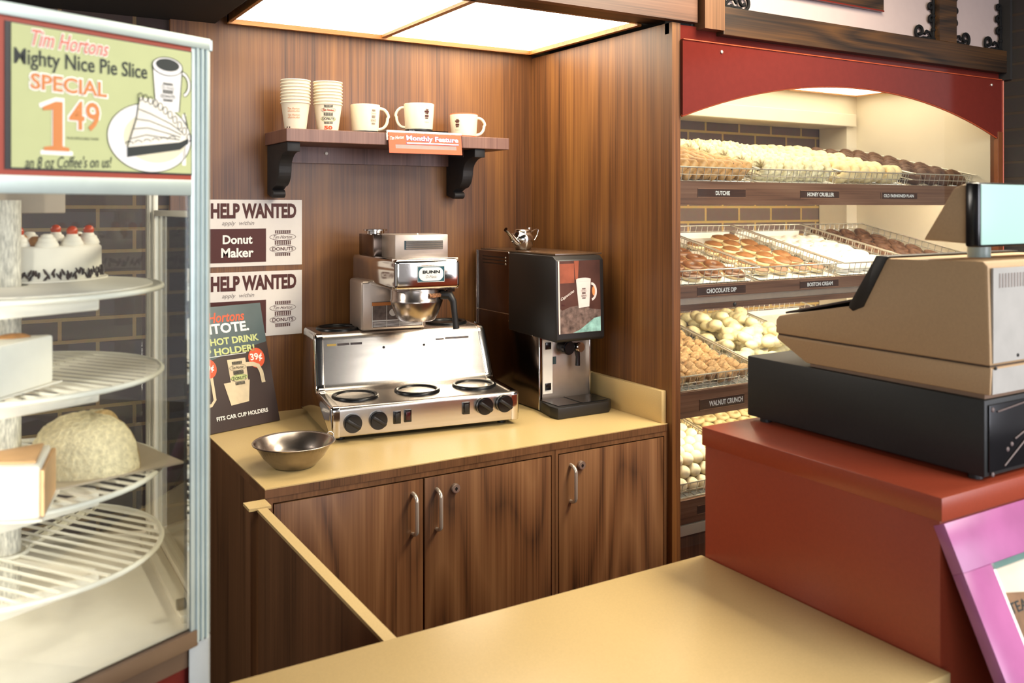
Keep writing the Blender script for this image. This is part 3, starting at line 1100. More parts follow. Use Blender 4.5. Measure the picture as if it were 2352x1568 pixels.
# rounded end caps wrapped over the sides
outer = inset(prof, -sgn * 0.0022)
for side in (0, 1):
    cl = [(-0.0015, inset(prof, sgn * 0.008)), (0.0, inset(prof, sgn * 0.0035)), (0.003, inset(prof, 0.0)), (0.009, outer), (0.026, outer), (0.0275, inset(prof, 0.0))]
    vs, fs = [], []
    for x, p_ in cl:
        for y, z in p_:
            up = max(0.0, min(1.0, (z - 0.125) / 0.16))
            xx = (x + up * 0.006) if side == 0 else (W6 - x - up * 0.012)
            vs.append((xx, y, z))
    for k in range(len(cl) - 1):
        for i in range(n):
            i2 = (i + 1) % n
            fs.append((k * n + i, k * n + i2, (k + 1) * n + i2, (k + 1) * n + i))
    fs.append(tuple(range(n)))
    b = MB()
    b.add(vs, fs)
    mesh_obj('end_cap', b, M['steel_polish'], BR, world=False, smooth=40)
for x in (0.04, 0.57):
    for y in (0.05, 0.40):
        b = MB().cyl((x, y, 0.0085), 0.014, 0.017, 'Z', 16)
        mesh_obj('foot', b, M['black'], BR, world=False)


def warmer(cx, cy, z, R=0.073, mat='steel'):
    o = mesh_obj('warmer_ring', MB().lathe([(R - 0.014, 0.0), (R - 0.013, 0.006), (R - 0.008, 0.0095), (R - 0.003, 0.0095), (R, 0.006), (R + 0.001, 0.0)], 48, (cx, cy, z)), M['ring_black'], BR, world=False, smooth=60)
    mesh_obj('warmer_plate', MB().cyl((cx, cy, z + 0.0015), R - 0.013, 0.003, 'Z', 40), M['steel'] if mat == 'steel' else M['black_gloss'], o, world=False)


warmer(0.103, 0.118, 0.1075)
warmer(0.306, 0.122, 0.1078)
warmer(0.505, 0.126, 0.1080)
warmer(0.105, 0.36, 0.2895, mat='dark')
warmer(0.49, 0.36, 0.2895, mat='dark')


def dial(x, z):
    o = mesh_obj('dial', MB().cyl((x, -0.008, z), 0.0275, 0.018, 'Y', 36, bev=0.004), M['black_gloss'], BR, world=False)
    b = MB().box(x - 0.024, x + 0.024, -0.028, -0.015, z - 0.0055, z + 0.0055, 0.003)
    g = mesh_obj('grip', b, M['black'], o, world=False)
    g.data.transform(Matrix.Translation((x, 0, z)) @ Matrix.Rotation(rad(35), 4, 'Y') @ Matrix.Translation((-x, 0, -z)))


for x, z in ((0.064, 0.056), (0.142, 0.058), (0.488, 0.070), (0.556, 0.072)):
    dial(x, z)
for x, z, red in ((0.202, 0.060, 0), (0.236, 0.062, 1), (0.427, 0.068, 0)):
    o = mesh_obj('rocker_switch', MB().box(x - 0.0115, x + 0.0115, -0.0055, 0.003, z - 0.019, z + 0.019, 0.001), M['black_gloss'], BR, world=False)
    mesh_obj('rocker', MB().box(x - 0.007, x + 0.007, -0.0085, -0.004, z - 0.013, z + 0.013, 0.0015), plain('dark_red_rocker', '#3a0d12', rough=0.25) if red else M['black'], o, world=False)
# sloped back-splash details: frame of the slope
sy, sz = 0.056, 0.177
BF = Frame((0, 0.212, 0.113), (1, 0, 0), (0, sy, sz))
b = MB()
for x, y in ((0.232, 0.128), (0.372, 0.128)):
    p = BF(x, y, 0.001)
    b = MB().ball(tuple(p), 0.0045, 0.0025, 0.0045, 12, 8)
    mesh_obj('screw', b, M['black'], BR, world=False)
b = MB()
rect(b, BF, 0.045, 0.075, 0.143, 0.150)
mesh_obj('amber_mark', b, plain('amber_sticker', '#b99a4a', rough=0.6), BR, world=False, smooth=0)
b = MB()
rect(b, BF, 0.079, 0.118, 0.143, 0.150)
rect(b, BF, 0.122, 0.160, 0.143, 0.150)
rect(b, BF, 0.415, 0.445, 0.141, 0.147)
rect(b, BF, 0.449, 0.535, 0.142, 0.149)
mesh_obj('warning_strip', b, plain('dark_sticker', '#4b4140', rough=0.6, var=0.4, scale=300), BR, world=False, smooth=0)

# brew column, head, top box
b = MB().box(0.160, 0.385, 0.266, 0.43, 0.290, 0.455, 0.010, 3)
mesh_obj('column', b, M['steel_matte'], BR, world=False, smooth=35)
b = MB()
CF = Frame((0, 0.2645, 0.290), (1, 0, 0), (0, 0, 1))
slab(b, CF, 0.196, 0.372, 0.010, 0.095, 0.0, 0.001)
lb = mesh_obj('instruction_label', b, plain('grey_photo_label', '#6b5e58', rough=0.5, var=0.35, scale=90), BR, world=False, smooth=0)
b = MB()
rect(b, CF, 0.196, 0.372, 0.082, 0.093, 0.0014)
mesh_obj('orange_band', b, M['sign_tan'], lb, world=False, smooth=0)
b = MB()
for x in (0.196, 0.245, 0.29, 0.37):
    rect(b, CF, x, x + 0.002, 0.010, 0.082, 0.0014)
rect(b, CF, 0.196, 0.372, 0.030, 0.034, 0.0014)
for i in range(4):
    rect(b, CF, 0.20, 0.368, 0.013 + i * 0.004, 0.0148 + i * 0.004, 0.0014)
for i in range(5):
    rect(b, CF, 0.294, 0.366, 0.040 + i * 0.007, 0.042 + i * 0.007, 0.0014)
flat(b, ell(0.268, 0.058, 0.013, 0.012), CF, 0.0014)
mesh_obj('white_lines', b, M['white_print'], lb, world=False, smooth=0)
# head: overhanging hood, rounded front shell
bm = bmesh.new()
bmesh.ops.create_cube(bm, size=1)
x0, x1, y0, y1, z0, z1 = 0.205, 0.420, 0.028, 0.43, 0.442, 0.537
for v in bm.verts:
    v.co = Vector(((x0 + x1) / 2 + v.co.x * (x1 - x0), (y0 + y1) / 2 + v.co.y * (y1 - y0), (z0 + z1) / 2 + v.co.z * (z1 - z0)))
    if v.co.y > 0.2:
        v.co.x -= 0.035
bmesh.ops.bevel(bm, geom=bm.edges[:], offset=0.014, segments=4, affect='EDGES', profile=0.5)
b = MB()
b.bm(bm)
mesh_obj('brew_head', b, M['steel_polish'], BR, world=False, smooth=35)
b = MB().box(0.203, 0.422, 0.0555, 0.0585, 0.440, 0.539, 0.0012)
mesh_obj('shell_seam', b, M['steel_matte'], BR, world=False)
HF = Frame((0, 0.028, 0.442), (1, 0, 0), (0, 0, 1))
b = MB()
slab(b, HF, 0.276, 0.366, 0.023, 0.074, 0.0, 0.0015, 0.0005)
pl = mesh_obj('maker_badge', b, plain('teal_badge', '#17505c', rough=0.3), BR, world=False, smooth=0)
b = MB()
pts = []
for sx, sy_, a0 in ((1, 1, 0), (-1, 1, PI / 2), (-1, -1, PI), (1, -1, 1.5 * PI)):
    for i in range(7):
        a = a0 + PI / 2 * i / 6
        pts.append((0.321 + sx * 0.022 + 0.018 * math.cos(a), 0.0485 + sy_ * 0.003 + 0.018 * math.sin(a)))
flat(b, pts, HF, 0.0020)
stroke(b, [(0.2775, 0.0245), (0.3645, 0.0245), (0.3645, 0.0725), (0.2775, 0.0725)], 0.0015, HF, 0.0020, True)
mesh_obj('white_panel', b, M['white_print'], pl, world=False, smooth=0)
b = MB()
text(b, 'BUNN', HF, 0.293, 0.350, 0.050, 0.060, 0.0026, 0.05)
mesh_obj('lettering', b, M['black_print'], pl, world=False, smooth=0)
b = MB()
text(b, 'O-Matic', HF, 0.303, 0.340, 0.036, 0.045, 0.0026, 0.0, 0.3)
mesh_obj('pale_script', b, M['grey_print'], pl, world=False, smooth=0)
# top box with louvre
b = MB().box(0.222, 0.398, 0.085, 0.24, 0.537, 0.612, 0.002)
mesh_obj('top_box', b, M['steel_matte'], BR, world=False)
b = MB().box(0.195, 0.395, 0.24, 0.43, 0.536, 0.608, 0.002)
mesh_obj('rear_box', b, M['steel_dark'], BR, world=False)
TF = Frame((0, 0.085, 0.537), (1, 0, 0), (0, 0, 1))
b = MB()
slab(b, TF, 0.252, 0.380, 0.028, 0.056, 0.0, 0.0012)
lv = mesh_obj('louvre', b, plain('teal_black_slot', '#16323a', rough=0.4), BR, world=False, smooth=0)
b = MB()
for i in range(4):
    slab(b, TF, 0.257, 0.380, 0.029 + i * 0.0068, 0.0345 + i * 0.0068, 0.0008, 0.0028)
mesh_obj('louvre_slat', b, M['steel_polish'], lv, world=False, smooth=0)
mesh_obj('fill_lid', MB().lathe([(0, 0.004), (0.036, 0.004), (0.040, 0.002), (0.040, -0.002), (0.03, -0.004)], 32, (0.225, 0.33, 0.622)).cyl((0.225, 0.33, 0.614), 0.03, 0.009), M['steel_polish'], BR, world=False)
mesh_obj('box_screw', MB().ball((0.30, 0.10, 0.613), 0.004, 0.004, 0.003), M['chrome'], BR, world=False)
# brew basket
fc = (0.305, 0.125)
prof = [(0.080, 0.440), (0.082, 0.434), (0.082, 0.405), (0.0845, 0.402), (0.084, 0.396), (0.072, 0.362), (0.060, 0.340), (0.054, 0.336), (0.0, 0.334)]
mesh_obj('brew_basket', MB().lathe(prof, 48, (fc[0], fc[1], 0)), M['steel_bowl'], BR, world=False, smooth=50)
hb = MB()
hb.tube([(fc[0] + 0.066, fc[1] - 0.05, 0.420), (fc[0] + 0.090, fc[1] - 0.066, 0.418), (fc[0] + 0.099, fc[1] - 0.072, 0.400), (fc[0] + 0.103, fc[1] - 0.074, 0.360), (fc[0] + 0.108, fc[1] - 0.076, 0.312)], [0.016, 0.014, 0.011, 0.0095, 0.0105], 12)
mesh_obj('basket_handle', hb, M['black'], BR, world=False, smooth=60)
b = MB()
for i in range(6):
    a = -1.35 + i * 0.1
    b.tube([(fc[0] + 0.0828 * math.cos(a - 0.05), fc[1] + 0.0828 * math.sin(a - 0.05), 0.42), (fc[0] + 0.0828 * math.cos(a + 0.05), fc[1] + 0.0828 * math.sin(a + 0.05), 0.42)], 0.0075, 6)
mesh_obj('basket_label', b, plain('orange_grey_label', '#9a6c4c', rough=0.5, var=0.7, scale=160), BR, world=False)
mesh_obj('spray_bracket', MB().box(0.22, 0.41, 0.06, 0.24, 0.436, 0.443).box(0.385, 0.41, 0.055, 0.066, 0.430, 0.440), M['steel_dark'], BR, world=False)

# ================================================================== CAPPUCCINO DISPENSER
DX0, DX1 = 1.675, 1.888
t = thing('cappuccino_dispenser', 'tall black drink dispenser with a lit mug photo on its door', 'drink machine', (1.78, 2.75, CT))
sp = [(3.02, 0.914), (2.575, 0.914), (2.575, 1.240), (2.582, 1.248), (2.772, 1.248), (2.772, 1.440), (2.779, 1.447), (3.02, 1.447)]
mesh_obj('side_panel', MB().prism(sp, DX0, DX0 + 0.012, 'X', 0.0015), M['steel_dark'], t, smooth=30)
mesh_obj('body', MB().prism([(3.015, 0.916), (2.60, 0.916), (2.60, 1.243), (2.78, 1.243), (2.78, 1.443), (3.015, 1.443)], DX0 + 0.012, DX1, 'X', 0.002), M['black_gloss'], t, smooth=30)
e = MB()
for pth in ([(2.575, 0.916), (2.575, 1.240), (2.582, 1.248), (2.772, 1.248), (2.772, 1.440), (2.779, 1.447), (3.018, 1.447), (3.018, 0.92)],):
    e.tube([(DX0 - 0.001, y, z) for y, z in pth], 0.0028, 8)
mesh_obj('edge_trim', e, M['steel_polish'], t, smooth=60)
mesh_obj('panel_seam', MB().tube([(DX0 - 0.0005, 3.015, 1.222), (DX0 - 0.0005, 2.76, 1.222)], 0.0016, 6), M['steel_polish'], t)
b = MB()
for y0, y1, zs in ((2.80, 2.97, (1.425, 1.413, 1.401)), (2.62, 2.72, (1.197, 1.181, 1.166))):
    for z in zs:
        b.box(DX0 - 0.0012, DX0 + 0.001, y0, y1, z - 0.002, z + 0.002)
mesh_obj('vent_slot', b, M['black'], t, smooth=0)
b = MB()
for y, zs in ((2.800, (1.425, 1.413, 1.401)), (2.617, (1.197, 1.181, 1.166)), (2.775, (1.198,))):
    for z in zs:
        b.ball((DX0 - 0.001, y, z), 0.003, 0.004, 0.004, 10, 8)
mesh_obj('rivet', b, M['steel_polish'], t)
b = MB().box(DX0 - 0.001, DX0 + 0.001, 2.588, 2.60, 1.226, 1.232).box(DX0 - 0.001, DX0 + 0.001, 2.606, 2.618, 1.226, 1.232)
mesh_obj('panel_mark', b, M['white_print'], t, smooth=0)
mesh_obj('front_panel', MB().box(DX0 + 0.004, DX1, 2.580, 2.600, 0.916, 1.17, 0.001), M['steel_matte'], t)
mesh_obj('front_edge', MB().box(DX1 - 0.004, DX1 + 0.003, 2.572, 2.60, 0.916, 1.17, 0.001), M['steel_polish'], t)
# door box
dr = mesh_obj('door', MB().prism([(2.775, 1.168), (2.470, 1.158), (2.462, 1.166), (2.470, 1.432), (2.490, 1.445), (2.775, 1.445)], DX0 - 0.004, DX1 - 0.02, 'X', 0.004), M['black'], t, smooth=35)
DF = Frame((DX0 - 0.002, 2.4615, 1.175), (1, 0, 0), (0, 0.008, 0.262))
b = MB()
slab(b, DF, 0.004, 0.178, 0.012, 0.254, -0.001, 0.0012)
ph = mesh_obj('drink_photo', b, plain('brown_drink_photo', '#4d2f26', rough=0.25, var=0.3, scale=12), dr, smooth=0)
b = MB()
flat(b, [(0.012, 0.18), (0.070, 0.18), (0.070, 0.245), (0.012, 0.245)], DF, 0.0016)
flat(b, [(0.07, 0.254), (0.09, 0.254), (0.085, 0.19), (0.075, 0.19)], DF, 0.0016)
mesh_obj('rust_patch', b, plain('rust_photo_patch', '#8a4a34', rough=0.25, var=0.3, scale=20), ph, smooth=0)
b = MB()
flat(b, [(0.004, 0.012), (0.178, 0.012), (0.178, 0.085), (0.14, 0.09), (0.10, 0.105), (0.05, 0.10), (0.02, 0.09), (0.004, 0.10)], DF, 0.0016)
mesh_obj('bean_patch', b, plain('grey_bean_photo', '#6a5850', rough=0.25, var=0.65, scale=45), ph, smooth=0)
b = MB()
flat(b, [(0.06, 0.013), (0.177, 0.013), (0.177, 0.062), (0.15, 0.058), (0.12, 0.04), (0.09, 0.022)], DF, 0.0020)
mesh_obj('mint_patch', b, plain('mint_photo_patch', '#86b0a6', rough=0.25, var=0.4, scale=50), ph, smooth=0)
b = MB()
flat(b, [(0.077, 0.188), (0.138, 0.192), (0.130, 0.098), (0.086, 0.095)], DF, 0.0024)
stroke(b, ell(0.140, 0.148, 0.019, 0.027, 20, -1.5, 1.6), 0.008, DF, 0.0022)
flat(b, ell(0.1075, 0.190, 0.0305, 0.006), DF, 0.0028)
rect(b, DF, 0.004, 0.010, 0.012, 0.254, 0.0022)
text(b, 'Cappuccino', DF, 0.014, 0.068, 0.118, 0.132, 0.0024, 0.02, 0.0, rise=0.028)
mesh_obj('white_mug_print', b, plain('pale_mug_photo', '#d6c8bf', rough=0.3), ph, smooth=0)
b = MB()
badge(b, DF, 0.108, 0.143, 0.024, 0.036, 0.003)
text(b, 'Hot', DF, 0.018, 0.032, 0.105, 0.112, 0.0024, 0.03)
mesh_obj('brown_lettering', b, M['brown_print'], ph, smooth=0)
b = MB()
flat(b, ell(0.150, 0.150, 0.007, 0.016), DF, 0.0020)
mesh_obj('amber_glint', b, M['sign_tan'], ph, smooth=0)
# controls
FP = Frame((DX0 + 0.004, 2.580, 0.916), (1, 0, 0), (0, 0, 1))
b = MB()
slab(b, FP, 0.012, 0.052, 0.05, 0.236, 0.0, 0.0015)
sw = mesh_obj('switch_plate', b, M['white'], t, smooth=0)
for z in (0.215, 0.075):
    b = MB()
    slab(b, FP, 0.021, 0.044, z - 0.012, z + 0.012, 0.0015, 0.006, 0.0015)
    mesh_obj('switch', b, M['black_gloss'], sw)
b = MB()
slab(b, FP, 0.054, 0.066, 0.150, 0.176, 0.0, 0.003)
mesh_obj('small_sticker', b, plain('dark_teal_sticker', '#2f4243', rough=0.5), t, smooth=0)
b = MB()
b.cyl((DX0 + 0.095, 2.555, 1.125), 0.024, 0.05, 'Y', 24, bev=0.004)
b.box(DX0 + 0.095, DX0 + 0.14, 2.54, 2.565, 1.112, 1.138, 0.004)
b.tube([(DX0 + 0.135, 2.545, 1.115), (DX0 + 0.137, 2.542, 1.09), (DX0 + 0.136, 2.542, 1.060)], [0.010, 0.008, 0.009], 12)
nz = mesh_obj('dispense_tap', b, M['black_gloss'], t)
mesh_obj('tap_button', MB().cyl((DX0 + 0.139, 2.532, 1.125), 0.017, 0.016, 'Y', 28, bev=0.003), M['steel_polish'], nz)
b = MB()
b.prism([(DX0 - 0.015, 2.44), (DX0 + 0.195, 2.44), (DX0 + 0.225, 2.47), (DX0 + 0.225, 2.574), (DX0 + 0.0, 2.574), (DX0 - 0.02, 2.48)], CT + 0.001, CT + 0.038, 'Z', 0.003)
tr = mesh_obj('drip_tray', b, M['black'], t, smooth=30)
b = MB()
b.box(DX0 + 0.0, DX0 + 0.205, 2.462, 2.568, CT + 0.0385, CT + 0.0405)
b.box(DX0 + 0.095, DX0 + 0.099, 2.462, 2.568, CT + 0.0405, CT + 0.042)
mesh_obj('drip_grille', b, M['black_gloss'], tr, smooth=0)
mesh_obj('machine_top', MB().box(DX0 + 0.014, DX1 - 0.004, 2.50, 3.01, 1.446, 1.452, 0.001), plain('brown_glossy_top', '#57412f', rough=0.25), t)

# ---- teapot on the dispenser
t = thing('teapot', 'small shiny steel teapot with bent spout on top of the drink dispenser', 'teapot', (1.742, 2.79, 1.452))
TQ = 1.0
prof = [(0.0, 0.001), (0.026, 0.001), (0.028, 0.004), (0.036, 0.018), (0.0415, 0.036), (0.041, 0.048), (0.035, 0.060), (0.029, 0.066), (0.029, 0.068), (0.0, 0.068)]
mesh_obj('body', MB().lathe(prof, 40), M['steel_polish'], t, world=False, smooth=60)
mesh_obj('lid', MB().lathe([(0.030, 0.068), (0.031, 0.071), (0.028, 0.075), (0.018, 0.078), (0.0, 0.079)], 36).box(0.022, 0.034, -0.006, 0.006, 0.069, 0.083, 0.002), M['steel_polish'], t, world=False, smooth=50)
mesh_obj('spout', MB().tube([(-0.034, -0.012, 0.030), (-0.052, -0.018, 0.040), (-0.066, -0.023, 0.056), (-0.082, -0.028, 0.071), (-0.092, -0.031, 0.077)], [0.014, 0.011, 0.008, 0.0075, 0.0078], 14), M['steel_polish'], t, world=False, smooth=60)
mesh_obj('handle', MB().tube([(0.030, 0.010, 0.066), (0.050, 0.016, 0.068), (0.072, 0.022, 0.076), (0.084, 0.026, 0.074), (0.080, 0.025, 0.056), (0.066, 0.020, 0.036), (0.040, 0.012, 0.022)], 0.0032, 8), M['steel_polish'], t, world=False, smooth=60)

# ---- bowl
b = MB().lathe([(0.0, 0.0), (0.052, 0.0), (0.058, 0.003), (0.082, 0.028), (0.103, 0.062), (0.110, 0.064), (0.1105, 0.066), (0.109, 0.0672), (0.1015, 0.0645), (0.080, 0.030), (0.056, 0.005), (0.0, 0.003)], 56, (0.757, 2.383, CT))
t = thing('mixing_bowl', 'shallow worn steel mixing bowl on the mustard worktop', 'bowl', (0.757, 2.383, CT))
mesh_obj('bowl_body', b, M['steel_bowl'], t, smooth=60)
b = MB().torus(0.010, 0.002, (0.0, 0, 0), 20, 8)
m = Matrix.Translation((0.757 + 0.113, 2.383 + 0.03, CT + 0.060)) @ Matrix.Rotation(rad(70), 4, 'X')
q = MB()
q.add([m @ v for v in b.v], b.f)
mesh_obj('hanging_ring', q, M['steel_bowl'], t, smooth=60)

# ================================================================== CAKE DISPLAY CASE
P0 = Vector((0.297, 1.34, 0))
P2 = Vector((0.297, 1.75, 0))
P1 = Vector((-0.21, 1.103, 0))
P3 = Vector((-0.21, 1.987, 0))
KZ0, KZ1 = 0.985, 1.852        # bottom of frame, top of case
RING = [P0, P2, P3, P1]
CCX, CCY = 0.05, 1.545
t = thing('cake_display_case', 'tall aluminium and glass case with revolving racks of cakes', 'display case', (0.05, 1.545, 0))


def bar(mb, a, c, w, z0, z1, inset=0.0):
    a, c = Vector(a), Vector(c)
    d = (c - a).normalized()
    nrm = Vector((-d.y, d.x, 0))
    pts = [a + nrm * (w / 2 + inset), a - nrm * (w / 2 - inset), c - nrm * (w / 2 - inset), c + nrm * (w / 2 + inset)]
    mb.prism([(p.x, p.y) for p in pts], z0, z1, 'Z', 0.0008)
    return mb


b = MB()
fx = (P0 - P1).normalized()
fn = Vector((fx.y, -fx.x, 0))
# front right post: ribbed extrusion
p = P0
b.prism([(p.x - 0.030 * fx.x, p.y - 0.030 * fx.y), (p.x - 0.030 * fx.x + 0.004 * fn.x, p.y - 0.030 * fx.y + 0.004 * fn.y), (p.x + 0.004 * fn.x, p.y + 0.004 * fn.y), (p.x + 0.006, p.y + 0.006), (p.x + 0.006, p.y + 0.022), (p.x - 0.012, p.y + 0.022)], 0.99, KZ1, 'Z', 0.001)
for k in (0.004, 0.012, 0.020):
    q = p - fx * k + fn * 0.005
    b.tube([(q.x, q.y, 0.99), (q.x, q.y, KZ1)], 0.0025, 8)
mesh_obj('front_post', b, M['alu'], t, smooth=30)
b = MB().box(P2.x - 0.017, P2.x + 0.002, P2.y - 0.012, P2.y + 0.004, KZ0, KZ1, 0.001)
for k in (-0.013, -0.006):
    b.tube([(P2.x + k, P2.y - 0.013, KZ0), (P2.x + k, P2.y - 0.013, KZ1)], 0.0022, 8)
mesh_obj('rear_post', b, M['alu_warm'], t)
for q in (P1, P3):
    mesh_obj('far_post', MB().box(q.x - 0.012, q.x + 0.012, q.y - 0.012, q.y + 0.012, KZ0, KZ1, 0.001), M['alu'], t)
b = MB()
for a, c in ((P1, P0), (P0, P2), (P2, P3), (P3, P1)):
    bar(b, a, c, 0.016, 1.836, KZ1)
mesh_obj('top_rail', b, M['alu'], t)
b = MB()
bar(b, P1, P0 - fx * 0.03, 0.012, 1.626, 1.648)
mesh_obj('front_rail', b, M['alu'], t)
b = MB()
bar(b, P0 + Vector((0, 0.02, 0)), P2, 0.012, 1.594, 1.604)
bar(b, P0 + Vector((0, 0.02, 0)), P2, 0.010, 1.012, 1.022)
bar(b, P2, P3, 0.014, 1.0, 1.014)
b.box(0.291, 0.301, 1.366, 1.374, 1.012, 1.60)
mesh_obj('side_rail', b, M['alu_warm'], t)
b = MB()
bar(b, P1, P0 - fx * 0.02, 0.014, 0.985, 1.008)
mesh_obj('front_sill', b, plain('brown_sill', '#5e4a38', rough=0.4), t)
# case floor and top
def ringpoly(s):
    c = Vector((CCX, CCY, 0))
    return [((c + (q - c) * s).x, (c + (q - c) * s).y) for q in RING]


mesh_obj('case_floor', MB().prism(ringpoly(0.98), 0.985, 1.0, 'Z'), M['white'], t, smooth=0)
mesh_obj('floor_frame', MB().box(0.268, 0.292, 1.372, 1.735, 1.0, 1.012, 0.001), M['alu_warm'], t)
mesh_obj('case_roof', MB().prism(ringpoly(0.98), 1.838, 1.848, 'Z'), M['void'], t, smooth=0)
mesh_obj('door_roller', MB().cyl((0.272, 1.395, 1.020), 0.008, 0.012, 'X', 16), M['black'], t)


def pane(name, a, c, z0, z1, off=0.0):
    a, c = Vector(a), Vector(c)
    d = (c - a).normalized()
    nrm = Vector((d.y, -d.x, 0)) * off
    b = MB()
    a2, c2 = a + nrm, c + nrm
    n2 = Vector((-d.y, d.x, 0)) * 0.004
    b.prism([(a2.x, a2.y), (c2.x, c2.y), ((c2 + n2).x, (c2 + n2).y), ((a2 + n2).x, (a2 + n2).y)], z0, z1, 'Z')
    return mesh_obj(name, b, M['glass'], t, smooth=0)


pane('front_glass', P1 + fx * 0.012, P0 - fx * 0.03, 1.008, 1.626)
pane('side_glass', P0 + Vector((0, 0.024, 0)), P2 - Vector((0, 0.02, 0)), 1.02, 1.596)
pane('rear_glass', P2 + Vector((-0.02, 0.02, 0)), P3, 1.014, 1.836)
mesh_obj('lamp_housing', MB().box(-0.12, 0.135, 1.60, 1.70, 1.60, 1.642, 0.002), plain('beige_housing', '#b9aa98', rough=0.5), t)
mesh_obj('lamp_tube', MB().cyl((-0.135, 1.185, 1.315), 0.014, 0.60, 'Z', 16), emit('case_tube', '#fff6e6', LAMP['case']), t)
# solid top behind the sign
mesh_obj('header_box', MB().prism([((P1 + Vector((0.03, 0.03, 0))).x, (P1 + Vector((0, 0.03, 0))).y), ((P0 - fx * 0.02).x, (P0 - fx * 0.02).y + 0.006), ((P0 - fx * 0.02).x, (P0 - fx * 0.02).y + 0.03), ((P1 + Vector((0.03, 0, 0))).x, (P1 + Vector((0, 0.06, 0))).y)], 1.648, 1.836, 'Z'), M['void'], t, smooth=0)

t2 = thing('red_case_plinth', 'red laminate plinth with steel corner under the cake case', 'plinth', (0.05, 1.545, 0))
mesh_obj('plinth_body', MB().prism(ringpoly(0.965), 0.0, 0.955, 'Z'), M['red_gloss'], t2, smooth=0)
mesh_obj('plinth_top', MB().prism(ringpoly(0.985), 0.955, 0.985, 'Z'), plain('brown_trim', '#54402f', rough=0.45), t2, smooth=0)
b = MB().prism([(P0.x - 0.030 * fx.x, P0.y - 0.030 * fx.y), (P0.x + 0.004 * fn.x, P0.y + 0.004 * fn.y), (P0.x + 0.006, P0.y + 0.006), (P0.x + 0.006, P0.y + 0.022), (P0.x - 0.012, P0.y + 0.022)], 0.0, 0.988, 'Z', 0.001)
mesh_obj('steel_corner', b, plain('dull_grey_corner', '#8d918f', rough=0.5, metal=0.2), t2)

# ---- offer sign in the top of the case (plane of the front, u from the post leftwards is negative)
SGN = Frame(P0 + fn * 0.004, fx, (0, 0, 1))
t = thing('pie_offer_sign', 'green pie slice special sign with red border atop the cake case', 'sign', tuple((P0 + P1) / 2 + Vector((0, 0, 1.648))))
b = MB()
slab(b, SGN, -0.53, -0.026, 1.648, 1.836, -0.006, 0.0)
mesh_obj('border', b, M['sign_red'], t, smooth=0)
b = MB()
slab(b, SGN, -0.288, -0.029, 1.6545, 1.830, 0.0, 0.001)
mesh_obj('black_backing', b, M['black'], t, smooth=0)
b = MB()
slab(b, SGN, -0.281, -0.031, 1.657, 1.8285, 0.001, 0.002)
mesh_obj('green_card', b, M['sign_green'], t, smooth=0)
Z1, Z2, Z3, Z4, Z5 = 0.0024, 0.0028, 0.0032, 0.0036, 0.0040


def serif_one(mb, x0, x1, y0, y1, z, grow=0.0):
    w, h = x1 - x0, y1 - y0
    X = lambda a: x0 + w * a
    Y = lambda a: y0 + h * a
    pts = [(0.1, 0.0), (0.97, 0.0), (0.97, 0.07), (0.74, 0.10), (0.74, 1.0), (0.5, 1.0), (0.06, 0.87), (0.08, 0.80), (0.40, 0.83), (0.40, 0.10), (0.1, 0.07)]
    c = (0.5, 0.5)
    flat(mb, [(X(a) + (a - c[0]) * grow, Y(q) + (q - c[1]) * grow) for a, q in pts], SGN, z)


def outlined(name, mat, s, x0, x1, y0, y1, bold, grow, shear=0.0, rise=0.0):
    o = tx(t, name, mat, s, SGN, x0, x1, y0, y1, Z2, bold, shear, rise=rise)
    tx(o, 'white_outline', M['white_print'], s, SGN, x0 - grow, x1 + grow, y0 - grow, y1 + grow, Z1, bold + 0.045, shear, rise=rise)
    return o


outlined('special_lettering', M['sign_tan'], 'SPECIAL', -0.2585, -0.1595, 1.7525, 1.7720, 0.025, 0.002, 0.0, -0.001)
outlined('cents', M['sign_tan'], '49', -0.2105, -0.1695, 1.7065, 1.7435, 0.015, 0.002)
outlined('salmon_script', M['sign_pink'], 'Tim Hortons', -0.257, -0.157, 1.8045, 1.8245, 0.01, 0.0012, 0.35)
b = MB()
serif_one(b, -0.246, -0.209, 1.679, 1.740, Z2)
o = mesh_obj('dollar', b, M['sign_tan'], t, smooth=0)
b = MB()
serif_one(b, -0.248, -0.207, 1.677, 1.742, Z1, 0.006)
mesh_obj('white_outline', b, M['white_print'], o, smooth=0)
tx(t, 'headline', M['black_print'], 'Mighty Nice Pie Slice', SGN, -0.278, -0.101, 1.7745, 1.800, Z2, 0.012, rise=0.002)
tx(t, 'tagline', M['black_print'], 'an 8 oz Coffee\'s on us!', SGN, -0.265, -0.153, 1.656, 1.671, Z2, 0.004, 0.2, rise=0.005)
tx(t, 'small_print', M['black_print'], 'PLUS APPLICABLE TAXES', SGN, -0.213, -0.171, 1.6945, 1.6975, Z2, 0.0, rise=0.001)
b = MB()
# cup outline and coffee
flat(b, ell(-0.070, 1.8055, 0.0185, 0.0085), SGN, Z4)
mesh_obj('coffee_drawing', b, M['black_print'], t, smooth=0)
b = MB()
pe = ell(-0.0955, 1.7035, 0.0635, 0.0465, 48)
flat(b, pe, SGN, Z1)
flat(b, [(-0.0925, 1.803), (-0.047, 1.803), (-0.0515, 1.742), (-0.088, 1.742)], SGN, Z2)
flat(b, ell(-0.070, 1.8035, 0.0235, 0.0125), SGN, Z3)
stroke(b, ell(-0.048, 1.781, 0.013, 0.016, 20, -1.2, 1.5), 0.0042, SGN, Z2)
rect(b, SGN, -0.046, -0.040, 1.668, 1.74, Z1)
mesh_obj('white_drawing', b, M['white_print'], t, smooth=0)
b = MB()
flat(b, ell(-0.088, 1.704, 0.048, 0.034, 40), SGN, Z2 - 0.0002)
mesh_obj('cream_well', b, plain('cream_print', '#e4dcbc', rough=0.6), t, smooth=0)
b = MB()
